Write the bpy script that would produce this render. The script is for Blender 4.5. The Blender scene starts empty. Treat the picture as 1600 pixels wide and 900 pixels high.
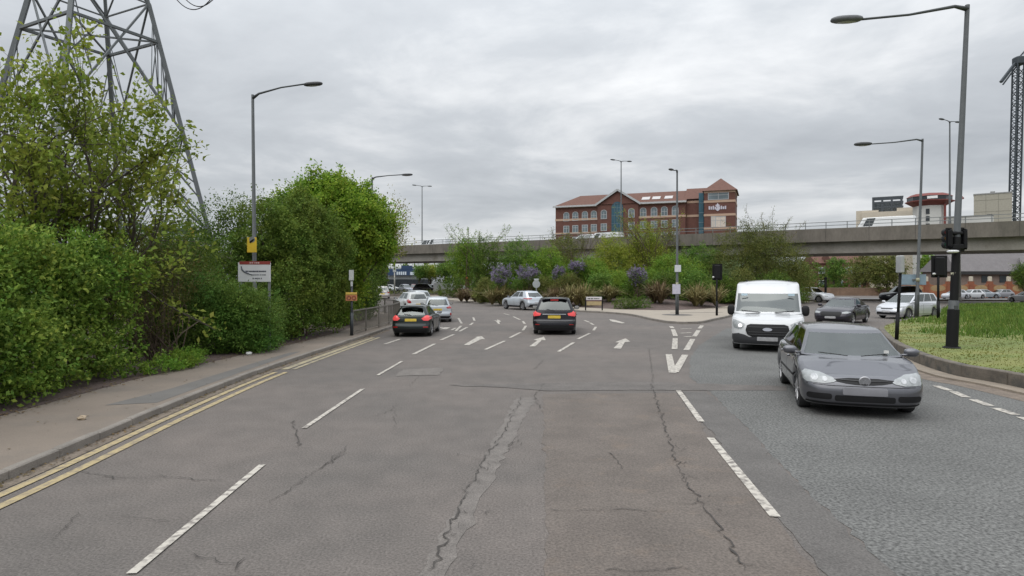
import bpy, math, random
import numpy as np
from math import sin, cos, pi, radians, sqrt, atan2
from mathutils import Vector, Matrix
from mathutils.bvhtree import BVHTree
from mathutils.geometry import delaunay_2d_cdt

random.seed(7)
RNG = np.random.default_rng(11)
SC = bpy.context.scene
COL = SC.collection

# ------------------------------------------------------------------ camera, sky, sun, exposure
HCAM, YH, FPX = 2.3, 438.0, 1000.0          # eye height, horizon row and focal length of the 1600x900 photo
cam_d = bpy.data.cameras.new('camera'); cam = bpy.data.objects.new('camera', cam_d); COL.objects.link(cam)
cam.location = (0, 0, HCAM); cam.rotation_euler = (radians(90), 0, 0)
cam_d.sensor_width = 36.0; cam_d.lens = 36.0 * FPX / 1600.0
cam_d.shift_y = (YH - 450.0) / 1600.0
cam_d.clip_start = 0.1; cam_d.clip_end = 6000
SC.camera = cam

SUN_EL, SUN_AZ = radians(58), radians(215)    # azimuth clockwise from +Y
world = bpy.data.worlds.new('World'); SC.world = world; world.use_nodes = True
nt = world.node_tree; nt.nodes.clear()
def N(t, **k):
    n = nt.nodes.new(t)
    for a, b in k.items(): setattr(n, a, b)
    return n
out = N('ShaderNodeOutputWorld'); bg = N('ShaderNodeBackground'); bg.inputs['Strength'].default_value = 0.1
sky = N('ShaderNodeTexSky', sky_type='NISHITA', sun_disc=False, sun_elevation=SUN_EL, sun_rotation=SUN_AZ)
tc = N('ShaderNodeTexCoord'); sep = N('ShaderNodeSeparateXYZ')
nt.links.new(tc.outputs['Generated'], sep.inputs[0])
def M(op, a, b=None, clamp=False):
    n = N('ShaderNodeMath', operation=op, use_clamp=clamp)
    for i, v in enumerate((a, b)):
        if v is None: continue
        if isinstance(v, (int, float)): n.inputs[i].default_value = v
        else: nt.links.new(v, n.inputs[i])
    return n.outputs[0]
zc = M('MAXIMUM', sep.outputs['Z'], 0.0)
den = M('ADD', zc, 0.16)
cx, cy = M('DIVIDE', sep.outputs['X'], den), M('DIVIDE', sep.outputs['Y'], den)
comb = N('ShaderNodeCombineXYZ'); nt.links.new(cx, comb.inputs[0]); nt.links.new(cy, comb.inputs[1])
def wnoise(scale, detail, rough, dist, off):
    mp = N('ShaderNodeMapping'); mp.inputs['Location'].default_value = off
    nt.links.new(comb.outputs[0], mp.inputs['Vector'])
    n = N('ShaderNodeTexNoise'); n.inputs['Scale'].default_value = scale; n.inputs['Detail'].default_value = detail
    n.inputs['Roughness'].default_value = rough; n.inputs['Distortion'].default_value = dist
    nt.links.new(mp.outputs[0], n.inputs['Vector']); return n.outputs['Fac']
n1 = wnoise(0.62, 7, 0.56, 0.5, (3.1, 0.4, 0)); n2 = wnoise(2.0, 7, 0.58, 0.3, (1.7, 5.2, 2))
cl = M('ADD', M('MULTIPLY', n1, 0.68), M('MULTIPLY', n2, 0.32))
ramp = N('ShaderNodeValToRGB'); nt.links.new(cl, ramp.inputs[0])
e = ramp.color_ramp.elements
e[0].position, e[0].color = 0.37, (0.445, 0.470, 0.502, 1)
e[1].position, e[1].color = 0.64, (0.85, 0.862, 0.875, 1)
m_ = ramp.color_ramp.elements.new(0.50); m_.color = (0.570, 0.597, 0.628, 1)
zen = M('ADD', M('MULTIPLY', zc, 0.52), 0.895)
zhi = M('MULTIPLY', M('POWER', zc, 2.0), 2.0)               # overcast: brighter towards the zenith
gain = M('MULTIPLY', M('ADD', zen, zhi), 10.0)
vm = N('ShaderNodeVectorMath', operation='SCALE')
nt.links.new(ramp.outputs[0], vm.inputs[0]); nt.links.new(gain, vm.inputs['Scale'])
mix = N('ShaderNodeMixRGB'); mix.inputs[0].default_value = 0.94
nt.links.new(sky.outputs[0], mix.inputs[1]); nt.links.new(vm.outputs[0], mix.inputs[2])
nt.links.new(mix.outputs[0], bg.inputs['Color']); nt.links.new(bg.outputs[0], out.inputs[0])

sl = bpy.data.lights.new('sun', 'SUN'); sl.energy = 1.5; sl.angle = radians(80); sl.color = (1.0, 0.965, 0.91)
sun = bpy.data.objects.new('sun', sl); COL.objects.link(sun)
sd = Vector((sin(SUN_AZ) * cos(SUN_EL), cos(SUN_AZ) * cos(SUN_EL), sin(SUN_EL)))
sun.rotation_euler = sd.to_track_quat('Z', 'Y').to_euler()
sun.location = (0, 0, 80)
vs = SC.view_settings
vs.view_transform = 'Standard'; vs.look = 'None'; vs.exposure = 0.0; vs.gamma = 1.0; vs.use_curve_mapping = False
SC.cycles.max_bounces = 6; SC.cycles.transparent_max_bounces = 12; SC.cycles.transmission_bounces = 4
SC.cycles.use_denoising = True

# ------------------------------------------------------------------ layout helpers
def at(px, py, Y):                 # a point at depth Y seen at (px, py) in the photo
    return Vector(((px - 800) / FPX * Y, Y, HCAM - (py - YH) / FPX * Y))
def gr(px, py, z=0.0):             # where that sight line meets the ground at height z
    Y = (HCAM - z) * FPX / (py - YH)
    return Vector(((px - 800) / FPX * Y, Y, z))

# ------------------------------------------------------------------ materials
MATS = {}
def _nodes(name):
    m = bpy.data.materials.new(name); m.use_nodes = True
    return m, m.node_tree, m.node_tree.nodes['Principled BSDF']
def mat(name, col, rough=0.6, metal=0.0, var=0.12, scale=3.0, coat=0.0, bump=0.0, bscale=60.0, spec=0.5, grain=0.0, gscale=180.0,
        col2=None, c2scale=1.0, c2lo=0.45, c2hi=0.62, stretch=(1, 1, 1)):
    if name in MATS: return MATS[name]
    m, t, b = _nodes(name)
    L = t.links.new
    tcn = t.nodes.new('ShaderNodeTexCoord'); mp = t.nodes.new('ShaderNodeMapping'); mp.inputs['Scale'].default_value = stretch
    L(tcn.outputs['Object'], mp.inputs[0])
    def noise(s, d=4.0, r=0.55):
        n = t.nodes.new('ShaderNodeTexNoise'); n.inputs['Scale'].default_value = s; n.inputs['Detail'].default_value = d
        n.inputs['Roughness'].default_value = r
        L(mp.outputs[0], n.inputs['Vector']); return n.outputs['Fac']
    cur = t.nodes.new('ShaderNodeRGB'); cur.outputs[0].default_value = (*col, 1); cur = cur.outputs[0]
    if col2:
        mr = t.nodes.new('ShaderNodeMapRange'); mr.inputs['From Min'].default_value = c2lo; mr.inputs['From Max'].default_value = c2hi
        L(noise(c2scale, 6.0, 0.62), mr.inputs['Value'])
        mx = t.nodes.new('ShaderNodeMixRGB'); L(mr.outputs[0], mx.inputs[0]); L(cur, mx.inputs[1]); mx.inputs[2].default_value = (*col2, 1); cur = mx.outputs[0]
    for amt, s in ((var, scale), (grain, gscale)):
        if amt:
            mr = t.nodes.new('ShaderNodeMapRange'); mr.inputs['From Min'].default_value = 0.25; mr.inputs['From Max'].default_value = 0.75
            mr.inputs['To Min'].default_value = 1 - amt; mr.inputs['To Max'].default_value = 1 + amt
            L(noise(s), mr.inputs['Value'])
            v = t.nodes.new('ShaderNodeVectorMath'); v.operation = 'SCALE'; L(cur, v.inputs[0]); L(mr.outputs[0], v.inputs['Scale']); cur = v.outputs[0]
    L(cur, b.inputs['Base Color'])
    b.inputs['Roughness'].default_value = rough; b.inputs['Metallic'].default_value = metal
    b.inputs['Specular IOR Level'].default_value = spec
    b.inputs['Coat Weight'].default_value = coat; b.inputs['Coat Roughness'].default_value = 0.04
    if bump:
        bp = t.nodes.new('ShaderNodeBump'); bp.inputs['Strength'].default_value = bump; bp.inputs['Distance'].default_value = 0.02
        L(noise(bscale, 3.0), bp.inputs['Height']); L(bp.outputs[0], b.inputs['Normal'])
    MATS[name] = m; return m
def leafmat(name, c1, c2, c3=None, trans=0.35, rough=0.6, gain=1.40):
    if name in MATS: return MATS[name]
    c1, c2, c3 = [None if c is None else (c[0] * gain * 1.08, c[1] * gain, c[2] * gain * .85) for c in (c1, c2, c3)]
    m, t, b = _nodes(name); L = t.links.new
    g = t.nodes.new('ShaderNodeNewGeometry'); r = t.nodes.new('ShaderNodeValToRGB'); L(g.outputs['Random Per Island'], r.inputs[0])
    el = r.color_ramp.elements; el[0].color = (*c1, 1); el[1].color = (*c2, 1)
    if c3: k = el.new(0.82); k.color = (*c2, 1); el[len(el) - 1].color = (*c3, 1)
    tcn = t.nodes.new('ShaderNodeTexCoord'); n = t.nodes.new('ShaderNodeTexNoise'); n.inputs['Scale'].default_value = 0.9; n.inputs['Detail'].default_value = 3
    L(tcn.outputs['Object'], n.inputs['Vector'])
    h = t.nodes.new('ShaderNodeHueSaturation'); mr = t.nodes.new('ShaderNodeMapRange')
    mr.inputs['From Min'].default_value = .3; mr.inputs['From Max'].default_value = .7; mr.inputs['To Min'].default_value = .478; mr.inputs['To Max'].default_value = .522
    L(n.outputs['Fac'], mr.inputs['Value']); L(mr.outputs[0], h.inputs['Hue']); L(r.outputs[0], h.inputs['Color'])
    n2 = t.nodes.new('ShaderNodeTexNoise'); n2.inputs['Scale'].default_value = 1.5; n2.inputs['Detail'].default_value = 5; L(tcn.outputs['Object'], n2.inputs['Vector'])
    mv = t.nodes.new('ShaderNodeMapRange'); mv.inputs['From Min'].default_value = .32; mv.inputs['From Max'].default_value = .68; mv.inputs['To Min'].default_value = .72; mv.inputs['To Max'].default_value = 1.34; L(n2.outputs['Fac'], mv.inputs['Value']); L(mv.outputs[0], h.inputs['Value'])
    L(h.outputs[0], b.inputs['Base Color']); b.inputs['Roughness'].default_value = rough; b.inputs['Specular IOR Level'].default_value = 0.15
    tr = t.nodes.new('ShaderNodeBsdfTranslucent'); L(h.outputs[0], tr.inputs['Color'])
    mx = t.nodes.new('ShaderNodeMixShader'); mx.inputs[0].default_value = trans
    o = t.nodes['Material Output']; L(b.outputs[0], mx.inputs[1]); L(tr.outputs[0], mx.inputs[2]); L(mx.outputs[0], o.inputs[0])
    MATS[name] = m; return m
def glassmat(name, tint, refl=0.10):
    if name in MATS: return MATS[name]
    m, t, b = _nodes(name); L = t.links.new; t.nodes.remove(b)
    gl = t.nodes.new('ShaderNodeBsdfGlossy'); gl.inputs['Roughness'].default_value = 0.03; gl.inputs['Color'].default_value = (.95, 1, .98, 1)
    tp = t.nodes.new('ShaderNodeBsdfTransparent'); tp.inputs['Color'].default_value = (*tint, 1)
    fr = t.nodes.new('ShaderNodeFresnel'); fr.inputs['IOR'].default_value = 1.5
    ad = t.nodes.new('ShaderNodeMath'); ad.operation = 'ADD'; ad.use_clamp = True; L(fr.outputs[0], ad.inputs[0]); ad.inputs[1].default_value = refl
    ge = t.nodes.new('ShaderNodeNewGeometry'); sb = t.nodes.new('ShaderNodeMath'); sb.operation = 'SUBTRACT'; sb.use_clamp = True; L(ad.outputs[0], sb.inputs[0]); L(ge.outputs['Backfacing'], sb.inputs[1])
    mx = t.nodes.new('ShaderNodeMixShader'); L(sb.outputs[0], mx.inputs[0]); L(tp.outputs[0], mx.inputs[1]); L(gl.outputs[0], mx.inputs[2])
    L(mx.outputs[0], t.nodes['Material Output'].inputs[0]); MATS[name] = m; return m
def lampmat(name, col, strength):
    if name in MATS: return MATS[name]
    m, t, b = _nodes(name); b.inputs['Base Color'].default_value = (*col, 1); b.inputs['Roughness'].default_value = .15
    b.inputs['Emission Color'].default_value = (*col, 1); b.inputs['Emission Strength'].default_value = strength
    MATS[name] = m; return m

# ------------------------------------------------------------------ mesh builder
class MB:
    def __init__(s): s.v = []; s.f = []
    def add(s, vs, fs):
        o = len(s.v); s.v += [tuple(p) for p in vs]; s.f += [tuple(i + o for i in f) for f in fs]; return s
    def box(s, c, d, rz=0.0, bev=0.0):
        hx, hy, hz = d[0] / 2, d[1] / 2, d[2] / 2
        b = min(bev, hx * .9, hy * .9, hz * .9)
        vs, fs = [], []
        if b <= 0:
            vs = [(x, y, z) for z in (-hz, hz) for (x, y) in ((-hx, -hy), (hx, -hy), (hx, hy), (-hx, hy))]
            fs = [(3, 2, 1, 0), (4, 5, 6, 7), (0, 1, 5, 4), (1, 2, 6, 5), (2, 3, 7, 6), (3, 0, 4, 7)]
        else:
            for z, i in ((-hz, b), (-hz + b, 0), (hz - b, 0), (hz, b)):
                for (x, y) in ((-hx + b, -hy), (hx - b, -hy), (hx, -hy + b), (hx, hy - b), (hx - b, hy), (-hx + b, hy), (-hx, hy - b), (-hx, -hy + b)):
                    vs.append((x - math.copysign(i, x), y - math.copysign(i, y), z))
            fs = [tuple(range(7, -1, -1)), tuple(range(24, 32))]
            for r in range(3):
                for k in range(8): fs.append((r * 8 + k, r * 8 + (k + 1) % 8, r * 8 + 8 + (k + 1) % 8, r * 8 + 8 + k))
        cr, sr = cos(rz), sin(rz)
        return s.add([(c[0] + x * cr - y * sr, c[1] + x * sr + y * cr, c[2] + z) for x, y, z in vs], fs)
    def tube(s, pts, r, n=8, cap=True):
        pts = [Vector(p) for p in pts]; rs = r if isinstance(r, (list, tuple)) else [r] * len(pts)
        vs, fs = [], []
        for i, p in enumerate(pts):
            d = (pts[min(i + 1, len(pts) - 1)] - pts[max(i - 1, 0)]).normalized()
            a = d.orthogonal().normalized() if abs(d.z) > .95 else d.cross(Vector((0, 0, 1))).normalized()
            if abs(d.z) > .95: a = (Vector((1, 0, 0)) - d * d.x).normalized()
            b = d.cross(a)
            for k in range(n):
                t = 2 * pi * k / n; vs.append(p + (a * cos(t) + b * sin(t)) * rs[i])
        for i in range(len(pts) - 1):
            for k in range(n): fs.append((i * n + k, i * n + (k + 1) % n, (i + 1) * n + (k + 1) % n, (i + 1) * n + k))
        if cap: fs += [tuple(range(n - 1, -1, -1)), tuple(range((len(pts) - 1) * n, len(pts) * n))]
        return s.add(vs, fs)
    def bar(s, a, b, w, h=None):        # rectangular bar between two points
        a, b = Vector(a), Vector(b); d = (b - a).normalized(); h = h or w
        u = d.cross(Vector((0, 0, 1))); u = Vector((1, 0, 0)) if u.length < .05 else u.normalized(); v = d.cross(u)
        vs = [p + u * (x * w / 2) + v * (y * h / 2) for p in (a, b) for x, y in ((-1, -1), (1, -1), (1, 1), (-1, 1))]
        return s.add(vs, [(3, 2, 1, 0), (4, 5, 6, 7), (0, 1, 5, 4), (1, 2, 6, 5), (2, 3, 7, 6), (3, 0, 4, 7)])
    def lathe(s, prof, c=(0, 0, 0), axis='z', n=24):   # prof: (radius, height)
        vs, fs = [], []
        for r, h in prof:
            for k in range(n):
                t = 2 * pi * k / n; x, y = r * cos(t), r * sin(t)
                p = (x, y, h) if axis == 'z' else (x, h, y) if axis == 'y' else (h, x, y)
                vs.append((c[0] + p[0], c[1] + p[1], c[2] + p[2]))
        for i in range(len(prof) - 1):
            for k in range(n): fs.append((i * n + k, i * n + (k + 1) % n, (i + 1) * n + (k + 1) % n, (i + 1) * n + k))
        return s.add(vs, fs)
    def ell(s, c, r, n=14, m=9, p=1.0, rot=None):      # (super)ellipsoid
        vs, fs = [], []
        sp = lambda v: math.copysign(abs(v) ** p, v)
        for i in range(m + 1):
            ph = -pi / 2 + pi * i / m
            for k in range(n):
                t = 2 * pi * k / n
                q = Vector((r[0] * sp(cos(ph)) * sp(cos(t)), r[1] * sp(cos(ph)) * sp(sin(t)), r[2] * sp(sin(ph))))
                if rot: q = rot @ q
                vs.append((c[0] + q.x, c[1] + q.y, c[2] + q.z))
        for i in range(m):
            for k in range(n): fs.append((i * n + k, i * n + (k + 1) % n, (i + 1) * n + (k + 1) % n, (i + 1) * n + k))
        return s.add(vs, fs)
    def prism(s, poly, z0, z1, M4=None):
        n = len(poly); vs = [(p[0], p[1], z0) for p in poly] + [(p[0], p[1], z1) for p in poly]
        if M4: vs = [M4 @ Vector(v) for v in vs]
        return s.add(vs, [tuple(range(n - 1, -1, -1)), tuple(range(n, 2 * n))] + [(i, (i + 1) % n, n + (i + 1) % n, n + i) for i in range(n)])
    def build(s, name, m, parent=None, smooth=False):
        me = bpy.data.meshes.new(name); me.from_pydata(s.v, [], s.f); me.update()
        return link(name, me, m, parent, smooth)
def link(name, me, m, parent=None, smooth=False):
    if m: me.materials.append(m)
    if smooth and len(me.polygons):
        me.polygons.foreach_set('use_smooth', np.ones(len(me.polygons), dtype=bool))
        if smooth == 'auto':
            try: me.set_sharp_from_angle(angle=radians(38))
            except Exception: pass
    o = bpy.data.objects.new(name, me); COL.objects.link(o)
    if parent is not None: o.parent = parent
    return o
def tag(o, label=None, cat=None, group=None, kind=None):
    for k, v in (('label', label), ('category', cat), ('group', group), ('kind', kind)):
        if v: o[k] = v
    return o
def empty(name, loc, label, cat, group=None, rz=0.0):
    o = bpy.data.objects.new(name, None); COL.objects.link(o); o.location = loc; o.rotation_euler = (0, 0, rz)
    o.empty_display_size = .2
    return tag(o, label, cat, group)
def struct(name, mb, m, smooth=False): return tag(mb.build(name, m, None, smooth), kind='structure')
def copy_tree(o, parent=None):
    c = o.copy(); COL.objects.link(c)
    if parent is not None: c.parent = parent
    for ch in list(o.children): copy_tree(ch, c)
    return c
def quads(name, V, m, parent=None, tri=False):      # V: (n*4, 3) array of separate quads
    k = 4; n = len(V) // k
    me = bpy.data.meshes.new(name); me.vertices.add(n * k); me.vertices.foreach_set('co', np.ascontiguousarray(V, dtype=np.float32).ravel())
    me.loops.add(n * k); me.loops.foreach_set('vertex_index', np.arange(n * k, dtype=np.int32))
    me.polygons.add(n); me.polygons.foreach_set('loop_start', np.arange(n, dtype=np.int32) * k)
    me.update(calc_edges=True); me.validate()
    return link(name, me, m, parent)
def sheet(poly, z, name, m, kind='structure'):       # a flat polygon on the ground
    b = MB(); b.add([(p[0], p[1], z) for p in poly], [tuple(range(len(poly)))])
    o = b.build(name, m); o['kind'] = kind
    return o
def catmull(pts, n=8, closed=False):
    P = [np.array(p, float) for p in pts]; outp = []
    m = len(P)
    for i in range(m if closed else m - 1):
        p0, p1, p2, p3 = (P[(i - 1) % m] if closed or i > 0 else P[0]), P[i], P[(i + 1) % m], (P[(i + 2) % m] if closed or i + 2 < m else P[-1])
        for k in range(n):
            t = k / n
            outp.append(.5 * ((2 * p1) + (-p0 + p2) * t + (2 * p0 - 5 * p1 + 4 * p2 - p3) * t * t + (-p0 + 3 * p1 - 3 * p2 + p3) * t ** 3))
    if not closed: outp.append(P[-1])
    return outp
def offset(pl, d):                                   # shift a polyline to its left by d
    pl = [np.array(p[:2], float) for p in pl]; o = []
    for i in range(len(pl)):
        t = pl[min(i + 1, len(pl) - 1)] - pl[max(i - 1, 0)]; t /= np.linalg.norm(t) + 1e-9
        o.append(pl[i] + np.array((-t[1], t[0])) * d)
    return o
def ribbon(mb, pl, d0, d1, z0, z1=None):
    a, b = offset(pl, d0), offset(pl, d1); z1 = z0 if z1 is None else z1
    n = len(a); vs = [(*p, z0) for p in a] + [(*p, z1) for p in b]
    mb.add(vs, [(i, n + i, n + i + 1, i + 1) if False else (i, i + 1, n + i + 1, n + i) for i in range(n - 1)])
    return mb
def resample(pl, step):
    pl = [np.array(p[:2], float) for p in pl]; o = [pl[0]]; acc = 0.0
    for a, b in zip(pl, pl[1:]):
        L = np.linalg.norm(b - a); d = step - acc
        while d <= L: o.append(a + (b - a) * d / L); d += step
        acc = (acc + L) % step
    return o
# ------------------------------------------------------------------ setting: ground, roads, kerbs, markings
ASPH = mat('asphalt_worn', (.119, .108, .100), .9, var=.10, scale=2.2, grain=.42, gscale=42, bump=.5, bscale=60, col2=(.150, .131, .119), c2scale=.28, c2lo=.38, c2hi=.66, spec=.3)
ASPH_CHIP = mat('asphalt_chippings', (.120, .120, .115), .9, var=.14, scale=.8, grain=.75, gscale=30, bump=.6, bscale=45, spec=.35)
ASPH_DARK = mat('asphalt_dark_strip', (.104, .097, .091), .9, var=.15, scale=1.6, grain=.4, gscale=45, bump=.2, bscale=110)
ASPH_BROWN = mat('asphalt_brown_patch', (.117, .099, .086), .9, var=.19, scale=1.3, grain=.42, gscale=42, bump=.25, bscale=110, col2=(.150, .118, .094), c2scale=1.6, c2lo=.55, c2hi=.75)
ASPH_LIGHT = mat('asphalt_light_seam', (.140, .126, .115), .9, var=.22, scale=4.0, grain=.45, gscale=70, bump=.3, bscale=80)
PAVE = mat('pavement_asphalt', (.182, .150, .122), .9, var=.12, scale=.8, grain=.14, gscale=60, bump=.15, bscale=80, col2=(.140, .122, .105), c2scale=.5, c2lo=.5, c2hi=.7)
PAVE_DARK = mat('pavement_patch', (.125, .118, .110), .9, var=.12, scale=1.4, grain=.14, gscale=80)
PAVE_CREAM = mat('pavement_cream', (.30, .262, .215), .9, var=.12, scale=1.5, grain=.12, gscale=40)
KERB = mat('kerb_granite', (.200, .180, .158), .85, var=.22, scale=2.2, grain=.2, gscale=60, bump=.3, bscale=40)
KERB_STAIN = mat('kerb_weathered', (.125, .108, .088), .9, var=.35, scale=3, grain=.2, gscale=50, bump=.3, bscale=30, col2=(.07, .066, .058), c2scale=2.5, c2lo=.5, c2hi=.65)
SOIL = mat('mulch_soil', (.088, .062, .054), .95, var=.25, scale=2.5, grain=.3, gscale=25, bump=.8, bscale=20)
SOILG = mat('rough_ground', (.075, .085, .040), .95, var=.3, scale=.8, grain=.3, gscale=12, bump=.6, bscale=12)
GRASSM = mat('grass_turf', (.165, .172, .050), .95, var=.22, scale=1.2, grain=.25, gscale=30, bump=.7, bscale=30, col2=(.115, .150, .036), c2scale=.5, c2lo=.42, c2hi=.6)
def paint(name, col, wear, wcol, scale=7.0, lo=.5):
    m = mat(name, col, .7, var=.10, scale=4, grain=.12, gscale=80, col2=wcol, c2scale=scale, c2lo=lo, c2hi=lo + wear)
    return m
WHITE = paint('road_paint_white', (.45, .42, .37), .14, (.17, .152, .138), 10, .47)
YELLOW = paint('road_paint_yellow', (.38, .305, .165), .20, (.20, .165, .12), 8, .44)
PALE = paint('road_paint_worn', (.36, .31, .20), .16, (.17, .15, .125), 4, .46)

# ground to the horizon
g = MB(); g.add([(-2500, -300, -.06), (2500, -300, -.06), (2500, 4500, -.06), (-2500, 4500, -.06)], [(0, 1, 2, 3)])
struct('ground', g, SOILG)
sheet([(-75, -12), (75, -12), (75, 40), (110, 150), (-110, 150), (-75, 40)], 0.0, 'road', ASPH)

# left pavement and its kerb
KL = catmull([(-5.62, -10), (-5.66, 0), (-5.70, 4), (-5.78, 7.2), (-6.05, 11), (-6.20, 15), (-6.12, 19), (-5.95, 24), (-5.80, 28.5), (-5.78, 33), (-6.1, 37), (-7.4, 41.5), (-10, 46), (-14.5, 50), (-22, 54), (-40, 60), (-75, 68)], 8)
kerb = MB(); pts = resample(KL, .915)
for a, b in zip(pts, pts[1:]):
    d = (b - a) / np.linalg.norm(b - a); n_ = np.array((-d[1], d[0])); c = (a + b) / 2 + n_ * .065
    kerb.box((c[0], c[1], .045 + random.uniform(-.006, .006)), (np.linalg.norm(b - a) - .012, .125, .15), atan2(d[1], d[0]), .016)
struct('kerb_left', kerb, KERB)
pv = MB(); a = offset(KL, .125); poly = [tuple(p) for p in a] + [(-75, -10)]
pv.add([(p[0], p[1], .105) for p in poly], [tuple(range(len(poly)))])
struct('pavement_left', pv, PAVE)
sl_ = MB(); vg = [(-8.25, -10), (-8.2, 8), (-8.35, 14), (-7.95, 19), (-7.5, 23), (-7.35, 27), (-7.7, 34), (-9, 39), (-12, 43.5), (-18, 47.5), (-40, 55), (-75, 62), (-75, -10)]
sl_.add([(x, y, .112) for x, y in vg], [tuple(range(len(vg)))]); struct('verge_soil', sl_, SOIL)
pd = [gr(164, 633, .11), gr(245, 629, .11), gr(372, 583, .11), gr(470, 549, .11), gr(452, 551, .11), gr(400, 566, .11), gr(267, 607, .11)]
sheet([(p.x, p.y) for p in pd], .1095, 'pavement_patch', PAVE_DARK)
gut = MB(); ribbon(gut, [p for p in KL if -10 <= p[1] < 30], -.20, .0, .0075); struct('gutter_grit', gut, mat('gutter_grit', (.150, .122, .095), .95, var=.3, scale=6, grain=.4, gscale=40))
yl = MB(); seg = [p for p in KL if -10 <= p[1] <= 16.2]
ribbon(yl, seg, -.36, -.24, .011); ribbon(yl, seg, -.62, -.50, .011)
struct('yellow_lines_marking', yl, YELLOW)
yl = MB(); seg = [p for p in KL if 16.2 < p[1] <= 26]
ribbon(yl, seg, -.42, -.24, .011); ribbon(yl, seg, -.62, -.50, .0112) ; struct('faded_lines_marking', yl, PALE)

# surface patches
def ragged(poly, step=.16, amp=.022):
    o = []
    for a, b in zip(poly, poly[1:] + poly[:1]):
        a, b = np.array(a, float), np.array(b, float); k = min(90, max(1, int(np.linalg.norm(b - a) / step)))
        for i in range(k): o.append(tuple(a + (b - a) * i / k + RNG.normal(0, amp, 2) * (1 if i else .4)))
    return o
def pxsheet(name, pts, z, m): return sheet(ragged([tuple(gr(*p).xy) for p in pts]), z, name, m)
# right carriageway with coarse chippings
def PX(l): return [tuple(gr(*p).xy) for p in l]
rc = PX([(1107, 611), (1160, 662), (1225, 732), (1310, 815), (1400, 900)]) + [(3.6, 2.5), (4.2, -10), (11.5, -10), (10.2, 8), (10.6, 14), (11.5, 17.5), (14, 22), (16, 26), (12.5, 31.5), (10.2, 30.5)] + PX([(1092, 540), (1078, 560), (1078, 590)])
sheet(ragged(rc), .004, 'carriageway_chippings', ASPH_CHIP)
pxsheet('road_patch_strip', [(1066, 612), (1100, 662), (1160, 742), (1225, 822), (1292, 900), (1385, 1010), (1540, 1010), (1400, 900), (1310, 815), (1225, 732), (1160, 662), (1104, 612)], .006, ASPH_DARK)
pxsheet('road_patch_brown', [(848, 616), (1056, 614), (1100, 672), (1160, 750), (1225, 830), (1280, 898), (1370, 1010), (856, 1010)], .005, ASPH_BROWN)
pxsheet('road_patch_seam', [(806, 622), (838, 622), (800, 690), (757, 770), (722, 840), (697, 898), (640, 1010), (585, 1010), (655, 898), (700, 815), (748, 730)], .0045, ASPH_LIGHT)
pxsheet('road_patch_trench', [(700, 602), (850, 599), (1010, 597), (1230, 604), (1230, 611), (1010, 610), (850, 611), (790, 606)], .008, mat('asphalt_trench', (.112, .101, .093), .9, var=.2, scale=2.2, grain=.4, gscale=45, bump=.3))
pxsheet('road_patch_cover', [(628, 578), (694, 575), (688, 586), (618, 588)], .0085, ASPH_LIGHT)

# lane markings traced on the ground
mk = MB(); zc_ = .0125
def dash(x0, y0, x1, y1, w=.08):
    a, b = gr(x0, y0), gr(x1, y1); d = (b - a); d.z = 0; d.normalize(); n_ = Vector((-d.y, d.x, 0)) * w / 2
    mk.add([(p.x, p.y, zc_) for p in (a - n_, a + n_, b + n_, b - n_)], [(3, 2, 1, 0)])
def P8(x, y): return 640 + x / 3.333, 480 + y / 3.333
def P6(x, y): return 900 + x / 4.444, 380 + y / 4.444
def P4(x, y): return 560 + x / 4, 400 + y / 4
def P2(x, y): return 800 + x / 2, 480 + y / 2
for c in ((205, 898, 410, 727), (475, 670, 567, 608), (590, 587, 628, 565)): dash(*c)
for c in ((20, 247, 130, 192), (163, 172, 230, 143), (395, 222, 495, 177), (522, 160, 578, 132), (590, 122, 606, 98), (600, 88, 590, 74), (575, 66, 540, 50), (520, 42, 490, 34),
          (776, 233, 855, 185), (876, 167, 938, 137), (958, 122, 970, 103), (958, 93, 940, 82), (935, 79, 910, 69), (240, 125, 268, 98), (271, 86, 254, 58), (260, 127, 300, 105), (315, 94, 330, 82), (338, 71, 331, 54), (220, 120, 238, 109)):
    dash(*P8(*c[:2]), *P8(*c[2:]), w=.12)
dash(*P4(165, 552), *P4(262, 520), w=.12)
for c in ((490, 148, 502, 206), (510, 98, 508, 132), (565, 100, 545, 135), (503, 70, 511, 91), (583, 73, 570, 92), (496, 60, 502, 66), (594, 58, 586, 67)):
    dash(*P2(*c[:2]), *P2(*c[2:]), w=.19)
zc_ = .0135; dash(*P2(541, 150), *P2(509, 204), w=.19); zc_ = .0125
for c in ((527, 68, 562, 68), (525, 82, 560, 80), (540, 93, 560, 92)): dash(*P2(*c[:2]), *P2(*c[2:]), w=.2)
for c in ((520, 262, 592, 360), (620, 410, 823, 658)): dash(*P2(*c[:2]), *P2(*c[2:]), w=.105)
for c in ((1325, 247, 1368, 262), (1378, 265, 1420, 283), (1440, 290, 1495, 310), (1510, 317, 1575, 338), (1592, 345, 1680, 380)): dash(*P2(*c[:2]), *P2(*c[2:]), w=.16)
for c in ((150, 110, 162, 105), (175, 116, 197, 106)): dash(*P8(*c[:2]), *P8(*c[2:]), w=.3)
def mpoly(pts):
    q = [gr(*p) for p in pts]; mk.add([(p.x, p.y, zc_) for p in q], [tuple(range(len(q)))])
mpoly([P4(*p) for p in ((690, 560), (770, 521), (792, 522), (770, 503), (728, 508), (735, 512), (660, 557))])
mpoly([P4(*p) for p in ((1105, 567), (1146, 528), (1171, 528), (1160, 506), (1095, 525), (1118, 530), (1068, 567))])
mpoly([P6(*p) for p in ((312, 735), (340, 688), (377, 686), (345, 662), (270, 690), (300, 691), (260, 732))])
mpoly([P4(*p) for p in ((885, 426), (880, 412), (894, 410), (868, 397), (866, 406), (845, 402), (862, 411), (872, 424))])
mpoly([P6(*p) for p in ((318, 558), (342, 555), (265, 533), (230, 529), (240, 541), (254, 546))])
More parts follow.
